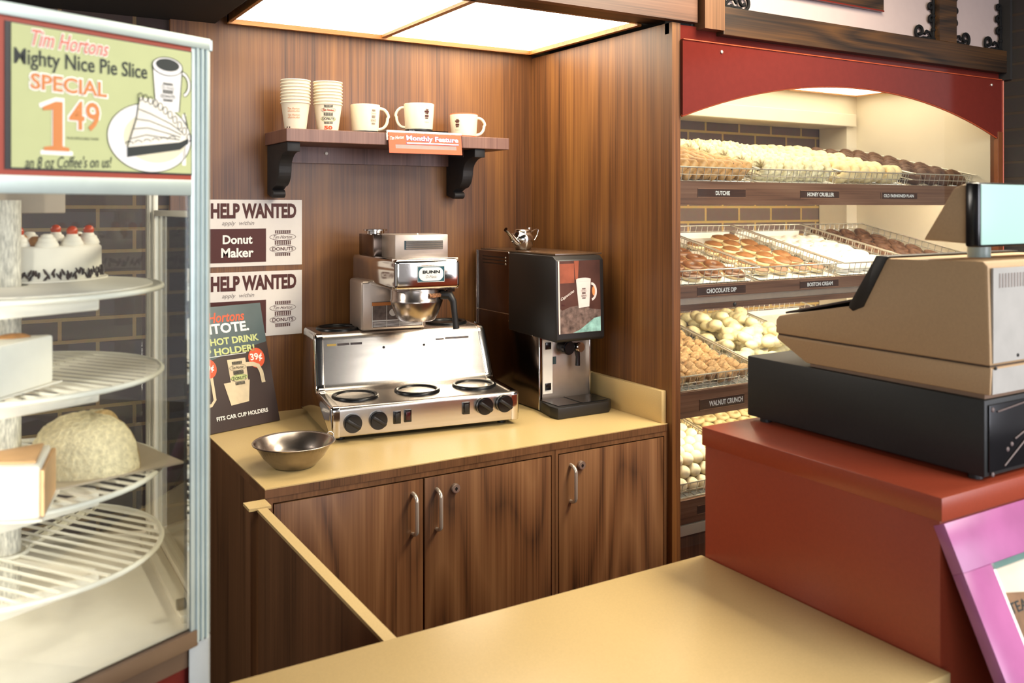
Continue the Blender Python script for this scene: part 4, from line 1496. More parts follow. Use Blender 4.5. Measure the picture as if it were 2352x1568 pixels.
flat(b, [(-0.131, 1.689), (-0.118, 1.727), (-0.113, 1.757), (-0.085, 1.756), (-0.060, 1.742), (-0.040, 1.722), (-0.036, 1.706), (-0.052, 1.700)], SGN, Z4)
mesh_obj('pie_topping', b, plain('pale_topping_print', '#efe9d8', rough=0.6), t, smooth=0)
b = MB()
flat(b, [(-0.131, 1.689), (-0.050, 1.7005), (-0.037, 1.7065), (-0.037, 1.699), (-0.050, 1.690), (-0.131, 1.676)], SGN, Z4)
for k in range(4):
    s = 0.16 + 0.22 * k
    stroke(b, [(-0.131 + 0.02 * s, 1.690 + 0.062 * s), (-0.105 + 0.01 * s, 1.700 + 0.044 * s), (-0.075 + 0.012 * s, 1.700 + 0.030 * s), (-0.052 + 0.006 * s, 1.701 + 0.016 * s)], 0.0012, SGN, Z5)
for i in range(11):
    u = i / 10
    cx_ = -0.112 + 0.076 * u
    cy_ = 1.7575 - 0.010 * u - 0.040 * u * u
    stroke(b, ell(cx_, cy_, 0.0034, 0.0052, 12), 0.0011, SGN, Z5, True)
for i in range(6):
    cx_ = -0.128 + 0.013 * i
    stroke(b, ell(cx_, 1.693 + 0.0022 * i, 0.0055, 0.0038, 12, 0.2, 3.0), 0.0011, SGN, Z5)
stroke(b, [(-0.131, 1.689), (-0.118, 1.727), (-0.113, 1.757)], 0.0012, SGN, Z5)
stroke(b, pe, 0.0011, SGN, Z2, True)
stroke(b, ell(-0.070, 1.8035, 0.0235, 0.0125), 0.0011, SGN, Z4, True)
stroke(b, [(-0.0935, 1.803), (-0.0885, 1.744)], 0.0011, SGN, Z4)
stroke(b, [(-0.0465, 1.803), (-0.0515, 1.742)], 0.0011, SGN, Z4)
stroke(b, ell(-0.048, 1.781, 0.0152, 0.0182, 20, -1.2, 1.5), 0.0009, SGN, Z3)
stroke(b, ell(-0.048, 1.781, 0.0108, 0.0138, 20, -1.2, 1.5), 0.0009, SGN, Z3)
stroke(b, [(-0.043, 1.742), (-0.038, 1.725), (-0.041, 1.71), (-0.037, 1.70)], 0.0014, SGN, Z3)
badge(b, SGN, -0.0695, 1.768, 0.026, 0.026, Z4)
mesh_obj('black_drawing', b, M['black_print'], t, smooth=0)

# ---- revolving rack
RK = thing('revolving_rack', 'white revolving wire rack with round shelves inside the glass case', 'rack', (CCX, CCY, 1.0))
b = MB().cyl((CCX, CCY, 1.31), 0.0205, 0.62, 'Z', 28)
mesh_obj('column', b, plain('ribbed_white_column', '#c9c5b9', rough=0.6, var=0.4, scale=330, stretch=(1, 1, 0.22)), RK)
RR = 0.218
SHZ = [1.487, 1.356, 1.207, 1.092]
for i, z in enumerate(SHZ):
    b = MB()
    ring = lambda r, zz: [(CCX + r * math.cos(2 * PI * k / 56), CCY + r * math.sin(2 * PI * k / 56), zz) for k in range(56)]
    b.tube(ring(RR, z - 0.001), 0.0042, 8, closed=True)
    b.tube(ring(0.03, z), 0.003, 8, closed=True)
    ca, sa = math.cos(rad(125)), math.sin(rad(125))
    for k in range(-9, 10):
        y = k * 0.0225
        h = math.sqrt(max(0, RR * RR - y * y))
        segs = [(-h, h)] if abs(y) > 0.03 else [(-h, -math.sqrt(0.0009 - y * y)), (math.sqrt(0.0009 - y * y), h)]
        for x0, x1 in segs:
            b.tube([(CCX + x0 * ca - y * sa, CCY + x0 * sa + y * ca, z), (CCX + x1 * ca - y * sa, CCY + x1 * sa + y * ca, z)], 0.0026, 6)
    for a in (rad(52),):
        d = Vector((math.cos(a), math.sin(a), 0))
        for s in (1, -1):
            for off in (0.012, -0.012) if i != 0 else (0.0,):
                q = Vector((-d.y, d.x, 0)) * off
                b.tube([(CCX + d.x * s * 0.03 + q.x, CCY + d.y * s * 0.03 + q.y, z - 0.004), (CCX + d.x * s * RR + q.x, CCY + d.y * s * RR + q.y, z - 0.004)], 0.0024, 6)
    bb = MB().box(0.03, RR - 0.004, -0.010, 0.010, -0.009, -0.007)
    for a in (rad(52), rad(232)):
        m = Matrix.Translation((CCX, CCY, z)) @ Matrix.Rotation(a, 4, 'Z')
        b.add([m @ v for v in bb.v], bb.f)
    sh = mesh_obj('wire_shelf', b, M['white_wire'], RK, smooth=50)
    b = MB()
    for a in (0.0, PI):
        e0, e1 = Vector((0.111, -0.135, 0)), Vector((-0.035, -0.200, 0))
        d = (e1 - e0).normalized()
        m = Matrix.Translation((CCX, CCY, z - 0.004)) @ Matrix.Rotation(a, 4, 'Z') @ Matrix.Translation(e0) @ Matrix.Rotation(math.atan2(d.y, d.x), 4, 'Z')
        bb = MB().box(0.0, (e1 - e0).length, -0.005, 0.005, -0.021, 0.0, 0.003)
        b.add([m @ v for v in bb.v], bb.f)
        m2 = Matrix.Translation((CCX, CCY, z - 0.004)) @ Matrix.Rotation(a - rad(50), 4, 'Z')
        bb = MB().box(0.02, 0.165, -0.006, 0.006, -0.012, 0.0, 0.002)
        b.add([m2 @ v for v in bb.v], bb.f)
    mesh_obj('support_arm', b, M['white'], sh, smooth=30)
b = MB().lathe([(0.03, 0.0), (0.205, 0.0), (0.205, 0.0015), (0.03, 0.0015)], 48, (CCX, CCY, SHZ[0] + 0.003))
single('shelf_paper', b, M['paper'], 'round white paper covering the highest wire shelf of the rack', 'shelf paper')

# ---- cakes
t = thing('black_forest_cake', 'round white cream cake with orange cherries and chocolate shavings', 'cake', (0.10, 1.665, SHZ[0] + 0.005))
R_ = 0.095
mesh_obj('cake_board', MB().cyl((0, 0, 0.0015), R_ + 0.010, 0.003, 'Z', 48), M['paper'], t, world=False)
mesh_obj('frosting', MB().lathe([(0, 0.003), (R_, 0.003), (R_, 0.052), (R_ - 0.004, 0.056), (0, 0.056)], 56, (0, 0, 0)), M['cream'], t, world=False, smooth=50)
for i in range(12):
    a = 2 * PI * i / 12 + 0.1
    x, y = (R_ - 0.018) * math.cos(a), (R_ - 0.018) * math.sin(a)
    ro = MB()
    for k, (rr, zz) in enumerate(((0.015, 0.058), (0.012, 0.065), (0.008, 0.071))):
        ro.torus(rr * 0.6, rr * 0.55, (x, y, zz), 14, 8)
    ro.ball((x, y, 0.060), 0.013, 0.013, 0.011, 12, 8)
    sw = mesh_obj('cream_rosette', ro, M['cream'], t, world=False, smooth=60)
    if i % 2 == 0:
        mesh_obj('cherry', MB().ball((x, y, 0.079), 0.0085, seg=14, rings=10), M['cherry'], sw, world=False, smooth=60)
b = MB()
for i in range(150):
    a = 2 * PI * i / 150 + random.uniform(-.03, .03)
    r = R_ + random.uniform(0.0, 0.003)
    z = random.uniform(0.006, 0.017)
    tl = random.uniform(-1, 1)
    d = Vector((-math.sin(a), math.cos(a), 0)) * 0.006 * tl + Vector((0, 0, 0.007))
    c = Vector((r * math.cos(a), r * math.sin(a), z))
    b.tube([tuple(c - d * 0.6), tuple(c), tuple(c + d * 0.8)], [0.0012, 0.0022, 0.0010], 5)
for i in range(40):
    a, r = random.uniform(0, 2 * PI), random.uniform(0, 0.05)
    c = Vector((r * math.cos(a), r * math.sin(a), 0.058))
    d = Vector((random.uniform(-1, 1), random.uniform(-1, 1), random.uniform(0, .4))) * 0.006
    b.tube([tuple(c - d), tuple(c + d)], 0.0018, 5)
mesh_obj('chocolate_shavings', b, M['choc_dark'], t, world=False)
b = MB()
for a in (0.35, 1.9, 3.1, 4.6, 5.5):
    x, y = (R_ - 0.026) * math.cos(a), (R_ - 0.026) * math.sin(a)
    b.ball((x, y, 0.063), 0.011, 0.011, 0.009, 12, 8, 0.08)
mesh_obj('caramel_pieces', b, M['sponge'], t, world=False)


def dome_half(r, h, ang0, ang1, jit):
    mb = MB()
    seg, rings = 40, 14
    vs, fs = [], []
    for i in range(rings + 1):
        u = i / rings
        rr = r * math.cos(u * PI / 2) ** 0.62
        z = h * math.sin(u * PI / 2)
        for k in range(seg + 1):
            a = ang0 + (ang1 - ang0) * k / seg
            j = 1 + random.uniform(-jit, jit)
            vs.append((rr * j * math.cos(a), rr * j * math.sin(a), z * (1 + random.uniform(-jit, jit) * 0.6)))
    for i in range(rings):
        for k in range(seg):
            q = i * (seg + 1) + k
            fs.append((q, q + 1, q + seg + 2, q + seg + 1))
    mb.add(vs, fs)
    return mb


t = thing('coconut_cake', 'half of a domed coconut cake on a card inside the glass case', 'cake', (0.163, 1.515, SHZ[2] + 0.006), rad(15))
mesh_obj('cake_card', MB().box(-0.105, 0.105, -0.09, 0.09, -0.001, 0.002), plain('grey_card', '#b9aa95', rough=0.5), t, world=False, smooth=0)
mesh_obj('coconut_coat', dome_half(0.088, 0.080, rad(35), rad(300), 0.03), M['coconut'], t, world=False, smooth=70)
b = MB()
for a in (rad(35), rad(300)):
    pts = [(0, 0, 0.002)]
    for i in range(15):
        u = i / 14
        rr = 0.0875 * math.cos(u * PI / 2) ** 0.62
        pts.append((rr * math.cos(a), rr * math.sin(a), 0.002 + 0.078 * math.sin(u * PI / 2)))
    b.poly(pts)
mesh_obj('cut_face', b, plain('layered_coconut_face', '#d3b684', rough=0.9, var=0.3, scale=70, bump=0.5, stretch=(1, 1, 2)), t, world=False, smooth=0)

for nm, lab, loc, ang, r, h, top in (
        ('cake_wedge', 'white cream cake wedge on the second wire shelf of the case', (0.060, 1.392, SHZ[1] + 0.004), rad(200), 0.12, 0.070, 0),
        ('cake_wedge', 'white cream cake wedge with apricot topping on the third wire shelf', (0.055, 1.370, SHZ[2] + 0.004), rad(228), 0.115, 0.070, 1)):
    t = thing(nm, lab, 'cake', loc)
    n = 14
    a0, a1 = ang - rad(32), ang + rad(32)
    tip = Vector((0.045, 0.03, 0))
    arc = [(tip.x + r * math.cos(a0 + (a1 - a0) * i / n), tip.y + r * math.sin(a0 + (a1 - a0) * i / n)) for i in range(n + 1)]
    mesh_obj('cream_coat', MB().prism([(tip.x, tip.y)] + arc, 0.002, h, 'Z', 0.004), M['cream'], t, world=False, smooth=40)
    mesh_obj('card', MB().prism([(tip.x + 0.012, tip.y + 0.01)] + [(x * 1.05, y * 1.05) for x, y in arc], 0.0, 0.002, 'Z'), M['paper'], t, world=False)
    if top:
        mesh_obj('apricot_topping', MB().prism([(tip.x * 0.8, tip.y * 0.8)] + [(x * 0.84, y * 0.84) for x, y in arc], h, h + 0.004, 'Z', 0.0015), M['orange_cake'], t, world=False)
        mesh_obj('sponge_side', MB().prism([(tip.x + 0.001, tip.y - 0.001), (arc[-1][0], arc[-1][1] - 0.001), (arc[-1][0] + 0.004, arc[-1][1] - 0.004), (tip.x + 0.006, tip.y - 0.004)], 0.006, h - 0.006, 'Z'), M['orange_cake'], t, world=False)
    else:
        mesh_obj('caramel_top', MB().ball((tip.x - 0.05, tip.y - 0.01, h), 0.022, 0.012, 0.006, 14, 8, 0.05), M['sponge'], t, world=False)

# ================================================================== PASTRY WINDOW
OX0, OX1 = 1.975, 3.746
struct('wall_pastry_side', MB().box(OX1, 3.79, 2.22, 3.03, 0, 2.2), M['cream_wall'])
struct('trim_pastry_header', MB().box(OX0, OX1, 2.895, 3.06, 2.0, 2.2).box(OX0, OX1 - 0.03, 2.872, 2.895, 2.0, 2.062, 0.004).box(3.672, OX1, 2.895, 3.06, 0.4, 2.0), M['cream_wall'])
struct('trim_pastry_frame', MB().box(OX1, 3.795, 2.185, 2.22, 0, 1.93, 0.002), plain('copper_brown_frame', '#6a3c22', rough=0.3))
struct('ceiling_pastry', MB().box(OX0, OX1, YF + 0.02, 2.90, 2.188, 2.20), M['cream_wall'])
t = thing('pastry_soffit_light', 'ceiling light panel inside the pastry window behind the arch', 'light', (2.95, 2.6, 2.155))
b = MB().box(2.12, 3.70, 2.86, 2.875, 2.146, 2.165).box(3.70, 3.715, 2.30, 2.875, 2.146, 2.165).box(2.12, 3.70, 2.30, 2.312, 2.150, 2.165).box(2.105, 2.12, 2.30, 2.875, 2.146, 2.165)
mesh_obj('rim', b, bpy.data.materials['light_rim_wood'], t, smooth=0)
mesh_obj('diffuser', MB().box(2.12, 3.70, 2.312, 2.86, 2.152, 2.163), emit('soffit_diffuser', '#fff2d8', LAMP['soffit'], lens=True), t, smooth=0)

# arched red front
pts = [(OX0, 2.152), (3.785, 2.152), (3.785, 1.895), (OX1, 1.900)]
arch = []
cx_, half, sag = (OX0 + OX1) / 2, (OX1 - OX0) / 2, 0.150
R_ = (half * half + sag * sag) / (2 * sag)
for i in range(41):
    x = OX1 - (OX1 - OX0) * i / 40
    arch.append((x, 1.905 + math.sqrt(R_ * R_ - (x - cx_) ** 2) - (R_ - sag)))
t = thing('arched_fascia', 'dark red arched fascia panel above the pastry window', 'panel', (2.86, 2.2, 1.9))
b = MB()
vs, fs = [], []
for y in (2.188, 2.200):
    for x, z in arch:
        vs += [(x, y, z), (x, y, 2.152)]
n = len(arch)
for s in (0, 1):
    o_ = s * 2 * n
    for i in range(n - 1):
        a = o_ + 2 * i
        fs.append((a, a + 1, a + 3, a + 2))
for i in range(n - 1):
    a, c = 2 * i, 2 * n + 2 * i
    fs.append((a, a + 2, c + 2, c))
    fs.append((a + 1, a + 3, c + 3, c + 1))
fs.append((0, 1, 2 * n + 1, 2 * n))
fs.append((2 * n - 2, 2 * n - 1, 4 * n - 1, 4 * n - 2))
b.add(vs, fs)
b.box(OX1, 3.785, 2.188, 2.200, 1.90, 2.152)
mesh_obj('red_panel', b, M['red_gloss'], t, smooth=0)
edge = plain('orange_red_edge', '#a4482a', rough=0.35)
mesh_obj('arch_edge', MB().tube([(x, 2.194, z - 0.001) for x, z in arch], 0.0042, 8), edge, t, smooth=60)
b = MB().tube([(OX0, 2.186, 2.152), (3.785, 2.186, 2.152)], 0.0022, 6).tube([(3.784, 2.186, 2.152), (3.784, 2.186, 1.3)], 0.0030, 6)
mesh_obj('edge_line', b, edge, t, smooth=60)
for x in (2.145, 3.70):
    mesh_obj('screw', MB().ball((x, 2.186, 2.125), 0.006, 0.003, 0.006, 12, 8), M['chrome'], t)
b = MB()
b.add([(x, y, z) for y in (2.204, 2.208) for x, z in arch] + [(OX1, 2.204, 0.5), (OX0, 2.204, 0.5), (OX1, 2.208, 0.5), (OX0, 2.208, 0.5)],
      [tuple(range(n)) + (2 * n + 1, 2 * n), tuple(range(n, 2 * n)) + (2 * n + 3, 2 * n + 2)])
single('pastry_window_glass', b, M['glass'], 'clear glass pane with an arched top closing the pastry window', 'glass', smooth=0)
struct('trim_red_band', MB().box(OX0, 3.785, 2.20, 2.215, 2.152, 2.20), M['red_gloss'])
struct('trim_beam', MB().box(2.133, 3.80, 2.165, 2.215, 2.178, 2.272, 0.002), M['wood_dark'])

# framed panels with iron corners over the beam
struct('wall_upper', MB().box(2.133, 3.306, 2.20, 2.212, 2.272, 2.95).box(3.42, 3.79, 2.20, 2.212, 2.272, 2.95), M['panel_white'])
struct('trim_upper_post', MB().box(3.306, 3.42, 2.165, 2.215, 2.272, 2.95), M['wood_dark'])
struct('trim_upper_end', MB().box(3.775, 3.81, 2.15, 2.215, 2.15, 2.95), M['void'])
t = thing('menu_board', 'dark grained wooden board on the pale panel above the beam', 'board', (2.6, 2.19, 2.357))
mesh_obj('plank', MB().box(2.25, 2.984, 2.183, 2.199, 2.357, 2.75, 0.002), M['wood_dark'], t, smooth=0)
mesh_obj('red_edge', MB().box(2.25, 2.985, 2.182, 2.199, 2.352, 2.357), M['red_gloss'], t, smooth=0)


def spiral(c, r, a0, turns, dirn=1, n=26):
    out = []
    for i in range(n + 1):
        u = i / n
        a = a0 + dirn * turns * 2 * PI * u
        rr = r * (1 - 0.72 * u)
        out.append((c[0] + rr * math.cos(a), c[1] + rr * math.sin(a)))
    return out


def iron(name, label, x, z, sx):
    """corner scroll: sx=+1 grows to +x from the corner, -1 to -x"""
    t = thing(name, label, 'ornament', (x, 2.19, z))
    F_ = lambda pts, off=0.0: [(x + sx * a, 2.188 + off, z + q) for a, q in pts]
    b = MB()
    b.tube(F_([(0.0, 0.008), (0.05, 0.008), (0.075, 0.007)] + spiral((0.095, 0.030), 0.030, -PI / 2, 1.15, 1)), 0.0062, 8)
    b.tube(F_([(0.008, 0.0), (0.008, 0.07)] + spiral((0.022, 0.085), 0.018, PI, 1.1, -1)), 0.0058, 8)
    b.tube(F_([(0.008, 0.06), (0.010, 0.115)] + spiral((0.026, 0.135), 0.017, PI, 1.1, -1)), 0.0055, 8)
    b.tube(F_([(0.006, 0.11), (0.008, 0.17)] + spiral((0.022, 0.185), 0.016, PI, 1.1, -1)), 0.0055, 8)
    b.tube(F_([(0.0, 0.0), (0.030, 0.032), (0.052, 0.036), (0.064, 0.022)]), 0.0055, 8)
    mesh_obj('scroll', b, M['dark_iron'], t, smooth=60)
    b = MB()
    for a, q in ((0.040, 0.008), (0.008, 0.045), (0.009, 0.10)):
        b.ball((x + sx * a, 2.188, z + q), 0.010, 0.009, 0.010, 12, 8)
    mesh_obj('collar', b, M['dark_iron'], t, smooth=60)


iron('iron_scroll', 'black iron corner scroll above the header post, half out of view', 2.150, 2.272, 1)
iron('iron_scroll', 'black iron corner scroll on the large pale panel beside the dark post', 3.306, 2.272, -1)
iron('iron_scroll', 'black iron corner scroll on the narrow pale panel touching the dark post', 3.42, 2.272, 1)
iron('iron_scroll', 'black iron corner scroll at the outer end of the narrow pale panel', 3.775, 2.272, -1)

# ---- shelves
SLOPE = 0.23
PHI = math.atan(SLOPE)
YB_S, YT = 2.255, 2.285
SHELF = [
    # name for labels, board top, board bottom
    ('top', 1.697, 1.617),
    ('second', 1.347, 1.305),
    ('third', 0.992, 0.905),
    ('lowest', 0.632, 0.552)]
PLATES = [
    [(2.101, 2.324, 1.643, 1.672, 'DUTCHIE', 0.36, 0.66, True), (2.603, 2.815, 1.642, 1.670, 'HONEY CRUELLER', 0.17, 0.86, True), (3.062, 3.290, 1.642, 1.666, 'OLD FASHIONED PLAIN', 0.07, 0.90, False), (3.517, 3.73, 1.640, 1.662, 'CHOCOLATE', 0.07, 0.62, False)],
    [(2.099, 2.324, 1.310, 1.340, 'CHOCOLATE DIP', 0.18, 0.80, True), (2.601, 2.811, 1.311, 1.338, 'BOSTON CREAM', 0.18, 0.84, True)],
    [(2.110, 2.318, 0.925, 0.960, 'WALNUT CRUNCH', 0.2, 0.96, True)],
    [(2.099, 2.30, 0.577, 0.605, 'TIMBITS', 0.2, 0.7, True)]]
TRAYX = [1.987, 2.427, 2.869, 3.310]
TW, TL, TH = 0.426, 0.60, 0.056
for i, (nm, zt, zb) in enumerate(SHELF):
    t = thing('pastry_shelf', 'brown label-fronted sloping shelf, the %s one in the pastry window' % nm, 'shelf', (2.86, 2.5, zb))
    mesh_obj('label_board', MB().box(OX0, OX1, YB_S, 2.270, zb, zt, 0.001), M['wood_board'], t, smooth=0)
    y0, y1 = 2.272, 2.885
    mesh_obj('deck', MB().prism([(y0, zt - 0.022), (y1, zt - 0.022 + SLOPE * (y1 - y0)), (y1, zt - 0.016 + SLOPE * (y1 - y0)), (y0, zt - 0.016)], OX0, OX1, 'X'), M['white'], t, smooth=0)
    if i == 1:
        mesh_obj('metal_channel', MB().box(OX0, OX1, 2.268, 2.31, 1.281, 1.305, 0.001), M['steel_matte'], t, smooth=0)
        mesh_obj('wood_rail', MB().box(OX0, OX1, 2.262, 2.30, 1.262, 1.281), M['wood_board'], t, smooth=0)
    if i == 3:
        mesh_obj('metal_channel', MB().box(OX0, OX1, 2.250, 2.29, 0.516, 0.550, 0.001), M['alu_warm'], t, smooth=0)
    if i < 3:
        zz = (1.634, 1.292, 0.918)[i]
        mesh_obj('lamp_tube', MB().cyl((2.86, 2.298 if i != 1 else 2.335, zz if i != 1 else 1.298), 0.011, 1.66, 'X', 14), emit('shelf_tube_%d' % i, '#fff1d6', LAMP['tube']), t)
    LF = Frame((0, YB_S, 0), (1, 0, 0), (0, 0, 1))
    for (x0, x1, z0, z1, s, u0, u1, framed) in PLATES[i]:
        b = MB()
        slab(b, LF, x0, x1, z0, z1, 0.0, 0.002)
        pl = mesh_obj('name_plate', b, plain('plate_wood', '#43291d', rough=0.35, var=0.25, scale=60, stretch=(0.2, 1, 3)) if 'plate_wood' not in bpy.data.materials else bpy.data.materials['plate_wood'], t, smooth=0)
        b = MB()
        text(b, s, LF, x0 + (x1 - x0) * u0, x0 + (x1 - x0) * u1, z0 + (z1 - z0) * 0.24, z0 + (z1 - z0) * 0.76, 0.0026, 0.03)
        mesh_obj('lettering', b, M['white_print'], pl, smooth=0)
        if framed:
            b = MB()
            stroke(b, [(x0, z0), (x1, z0), (x1, z1), (x0, z1)], 0.0018, LF, 0.0024, True)
            mesh_obj('plate_edge', b, plain('plate_edge', '#a6795c', rough=0.3) if 'plate_edge' not in bpy.data.materials else bpy.data.materials['plate_edge'], pl, smooth=0)
        else:
            b = MB()
            rect(b, LF, x0, x0 + 0.003, z0, z1, 0.0026)
            mesh_obj('plate_edge', b, bpy.data.materials['plate_edge'], pl, smooth=0)
struct('wall_pastry_base', MB().box(OX0, OX1, 2.27, 2.31, 0.0, 0.516), M['wood_cab'])
mesh = MB().ball((2.28, 2.262, 1.272), 0.008, 0.006, 0.008, 12, 8)
mesh_obj('knob', mesh, M['black'], [o for o in bpy.data.objects if o.name.startswith('pastry_shelf')][1])


# ---- wire trays
def wires():
    rim, w = MB(), MB()
    for n_, r in ((TH, 0.0030), (0.003, 0.0026)):
        rim.tube([(0, 0, n_), (TW, 0, n_), (TW, TL, n_), (0, TL, n_)], r, 6, closed=True)
    w.tube([(0, 0, TH * 0.55), (TW, 0, TH * 0.55), (TW, TL, TH * 0.55), (0, TL, TH * 0.55)], 0.0016, 6, closed=True)
    k = 13
    for i in range(1, k):
        x = TW * i / k
        w.tube([(x, 0, TH), (x, 0, 0.002), (x, TL, 0.002), (x, TL, TH)], 0.0017, 5)
    k = 18
    for i in range(1, k):
        s = TL * i / k
        w.tube([(0, s, TH), (0, s, 0.003), (TW, s, 0.003), (TW, s, TH)], 0.0017, 5)
    return rim, w


RIM, WIR = wires()


def tray_frame(i, j):
    nm, zt, zb = SHELF[i]
    return Matrix.Translation((TRAYX[j], YT, zt - 0.010 + (YT - 2.272) * SLOPE)) @ Matrix.Rotation(PHI, 4, 'X')


CONTENT = {
    (0, 0): 'brown square raisin donuts', (0, 1): 'pale honey crullers', (0, 2): 'tan old-fashioned donuts', (0, 3): 'dark chocolate donuts',
    (1, 0): 'chocolate-dipped rings', (1, 1): 'oval cream-filled donuts', (1, 2): 'white sugared donuts', (1, 3): 'dark thin chocolate rings',
    (2, 0): 'rough walnut crunch sticks', (2, 1): 'knobbly glazed fritters', (2, 2): 'bare white paper',
    (3, 0): 'round white donut balls', (3, 1): 'small pale ring donuts'}
first = None
LINER = None
for (i, j), what in CONTENT.items():
    m = tray_frame(i, j)
    lab = 'chrome wire tray of %s on the %s pastry shelf' % (what, SHELF[i][0])
    if first is None:
        first = thing('wire_tray', lab, 'tray', group='chrome wire trays in the pastry window')
        mesh_obj('rim', RIM, M['chrome'], first, world=False, smooth=60)
        mesh_obj('wires', WIR, M['chrome'], first, world=False, smooth=60)
        first.matrix_world = m
    else:
        dup(first, m, lab)
    if (i, j) in ((1, 0), (1, 1), (1, 2), (1, 3), (2, 1), (2, 2), (0, 1)):
        b = MB().box(0.010, TW - 0.010, 0.012, TL - 0.012, 0.0045, 0.0055)
        b.box(0.010, TW - 0.010, TL - 0.0125, TL - 0.0115, 0.005, 0.030)
        if LINER is None:
            LINER = tag(mesh_obj('tray_paper', b, M['paper'], None, smooth=0), 'white paper sheet lining the tray of %s' % what, 'paper', 'paper sheets lining the wire trays')
            LINER.matrix_world = m
        else:
            dup(LINER, m, 'white paper sheet lining the tray of %s' % what)


# ---- donuts: one of each kind, then copies
def place(proto, m, state={}):
    """first use moves the original, later ones copy it"""
    if not state.get(proto.name):
        state[proto.name] = True
        proto.matrix_world = m
        return proto
    return dup(proto, m)


def jit(a):
    return random.uniform(-a, a)


RX, RY, RZ = (lambda a: Matrix.Rotation(a, 4, 'X')), (lambda a: Matrix.Rotation(a, 4, 'Y')), (lambda a: Matrix.Rotation(a, 4, 'Z'))
T = Matrix.Translation


def proto(name, mb, mat, label, cat, group, smooth=60):
    return tag(mesh_obj(name, mb, mat, None, smooth=smooth), label, cat, group)


# square raisin donut
b = MB()
def sq(x, y, z):
    r = math.hypot(x, y)
    k = 1 + 0.13 * abs(math.cos(2 * math.atan2(y, x)))
    return (x * (1.12 - 0.12 * k), y * (1.12 - 0.12 * k), z)
bm = bmesh.new()
bmesh.ops.create_cube(bm, size=1)
for v in bm.verts:
    v.co = Vector((v.co.x * 0.082, v.co.y * 0.082, v.co.z * 0.032))
bmesh.ops.bevel(bm, geom=bm.edges[:], offset=0.0145, segments=5, affect='EDGES', profile=0.5)
b.bm(bm)
dutchie = thing('raisin_donut', 'brown square raisin donut leaning in the top tray beside the partition', 'donut', group='square raisin donuts')
mesh_obj('dough', b, M['dough'], dutchie, world=False, smooth=70)
b = MB()
for k in range(9):
    b.ball((jit(.03), jit(.03), random.choice((-1, 1)) * 0.0145), 0.0035, 0.005, 0.003, 8, 6)
mesh_obj('raisins', b, M['choc_dark'], dutchie, world=False)
for r in range(6):
    for c in range(9):
        place(dutchie, tray_frame(0, 0) @ T((0.045 + c * 0.0415 + jit(.003), 0.060 + r * 0.094 + jit(.004), 0.040 + jit(.003))) @ RY(rad(-52 + jit(6))) @ RZ(jit(.15)))

# honey cruller: twisted ridged ring
b = MB()
vs, fs = [], []
SEG, SUB = 54, 16
for i in range(SEG):
    a = 2 * PI * i / SEG
    for k in range(SUB):
        q = 2 * PI * k / SUB
        rr = 0.0150 * (1 + 0.20 * math.cos(5 * q + 9 * a))
        vs.append(((0.029 + rr * math.cos(q)) * math.cos(a), (0.029 + rr * math.cos(q)) * math.sin(a), rr * math.sin(q)))
for i in range(SEG):
    for k in range(SUB):
        i2, k2 = (i + 1) % SEG, (k + 1) % SUB
        fs.append((i * SUB + k, i2 * SUB + k, i2 * SUB + k2, i * SUB + k2))
b.add(vs, fs)
cru = proto('honey_cruller', b, M['glaze_pale'], 'pale ridged honey cruller in the second tray of the top shelf', 'donut', 'honey crullers')
for r in range(6):
    for c in range(10):
        place(cru, tray_frame(0, 1) @ T((0.045 + c * 0.0365 + jit(.003), 0.058 + r * 0.094 + jit(.005), 0.044 + jit(.004))) @ RY(rad(-56 + jit(6))) @ RZ(jit(3)))

# old fashioned: cracked ring
def rough_ring(R, r, j, flat_=1.0, seg=36, sub=12, ridge=0.0):
    mb = MB()
    vs, fs = [], []
    for i in range(seg):
        a = 2 * PI * i / seg
        ja = 1 + jit(j) + ridge * math.cos(2 * a * 3)
        for k in range(sub):
            q = 2 * PI * k / sub
            rr = r * (ja + jit(j) * 0.5)
            vs.append(((R + rr * math.cos(q)) * math.cos(a), (R + rr * math.cos(q)) * math.sin(a), rr * math.sin(q) * flat_))
    for i in range(seg):
        for k in range(sub):
            i2, k2 = (i + 1) % seg, (k + 1) % sub
            fs.append((i * sub + k, i2 * sub + k, i2 * sub + k2, i * sub + k2))
    mb.add(vs, fs)
    return mb


old = proto('old_fashioned_donut', rough_ring(0.028, 0.0175, 0.05), M['dough_pale'], 'plain tan old-fashioned donut in the third tray of the top shelf', 'donut', 'plain old-fashioned donuts')
for r in range(6):
    for c in range(7):
        place(old, tray_frame(0, 2) @ T((0.050 + c * 0.053 + jit(.003), 0.060 + r * 0.094 + jit(.004), 0.040 + jit(.003))) @ RY(rad(-48 + jit(6))) @ RZ(jit(3)))
cho = proto('chocolate_donut', rough_ring(0.027, 0.0205, 0.03), M['choc_cake'], 'dark chocolate ring donut in the end tray of the top shelf', 'donut', 'dark chocolate donuts')
for r in range(7):
    for c in range(4):
        place(cho, tray_frame(0, 3) @ T((0.058 + c * 0.101 + jit(.004), 0.055 + r * 0.082 + jit(.004), 0.036 + jit(.003))) @ RX(rad(32 + jit(8))) @ RZ(jit(3)))

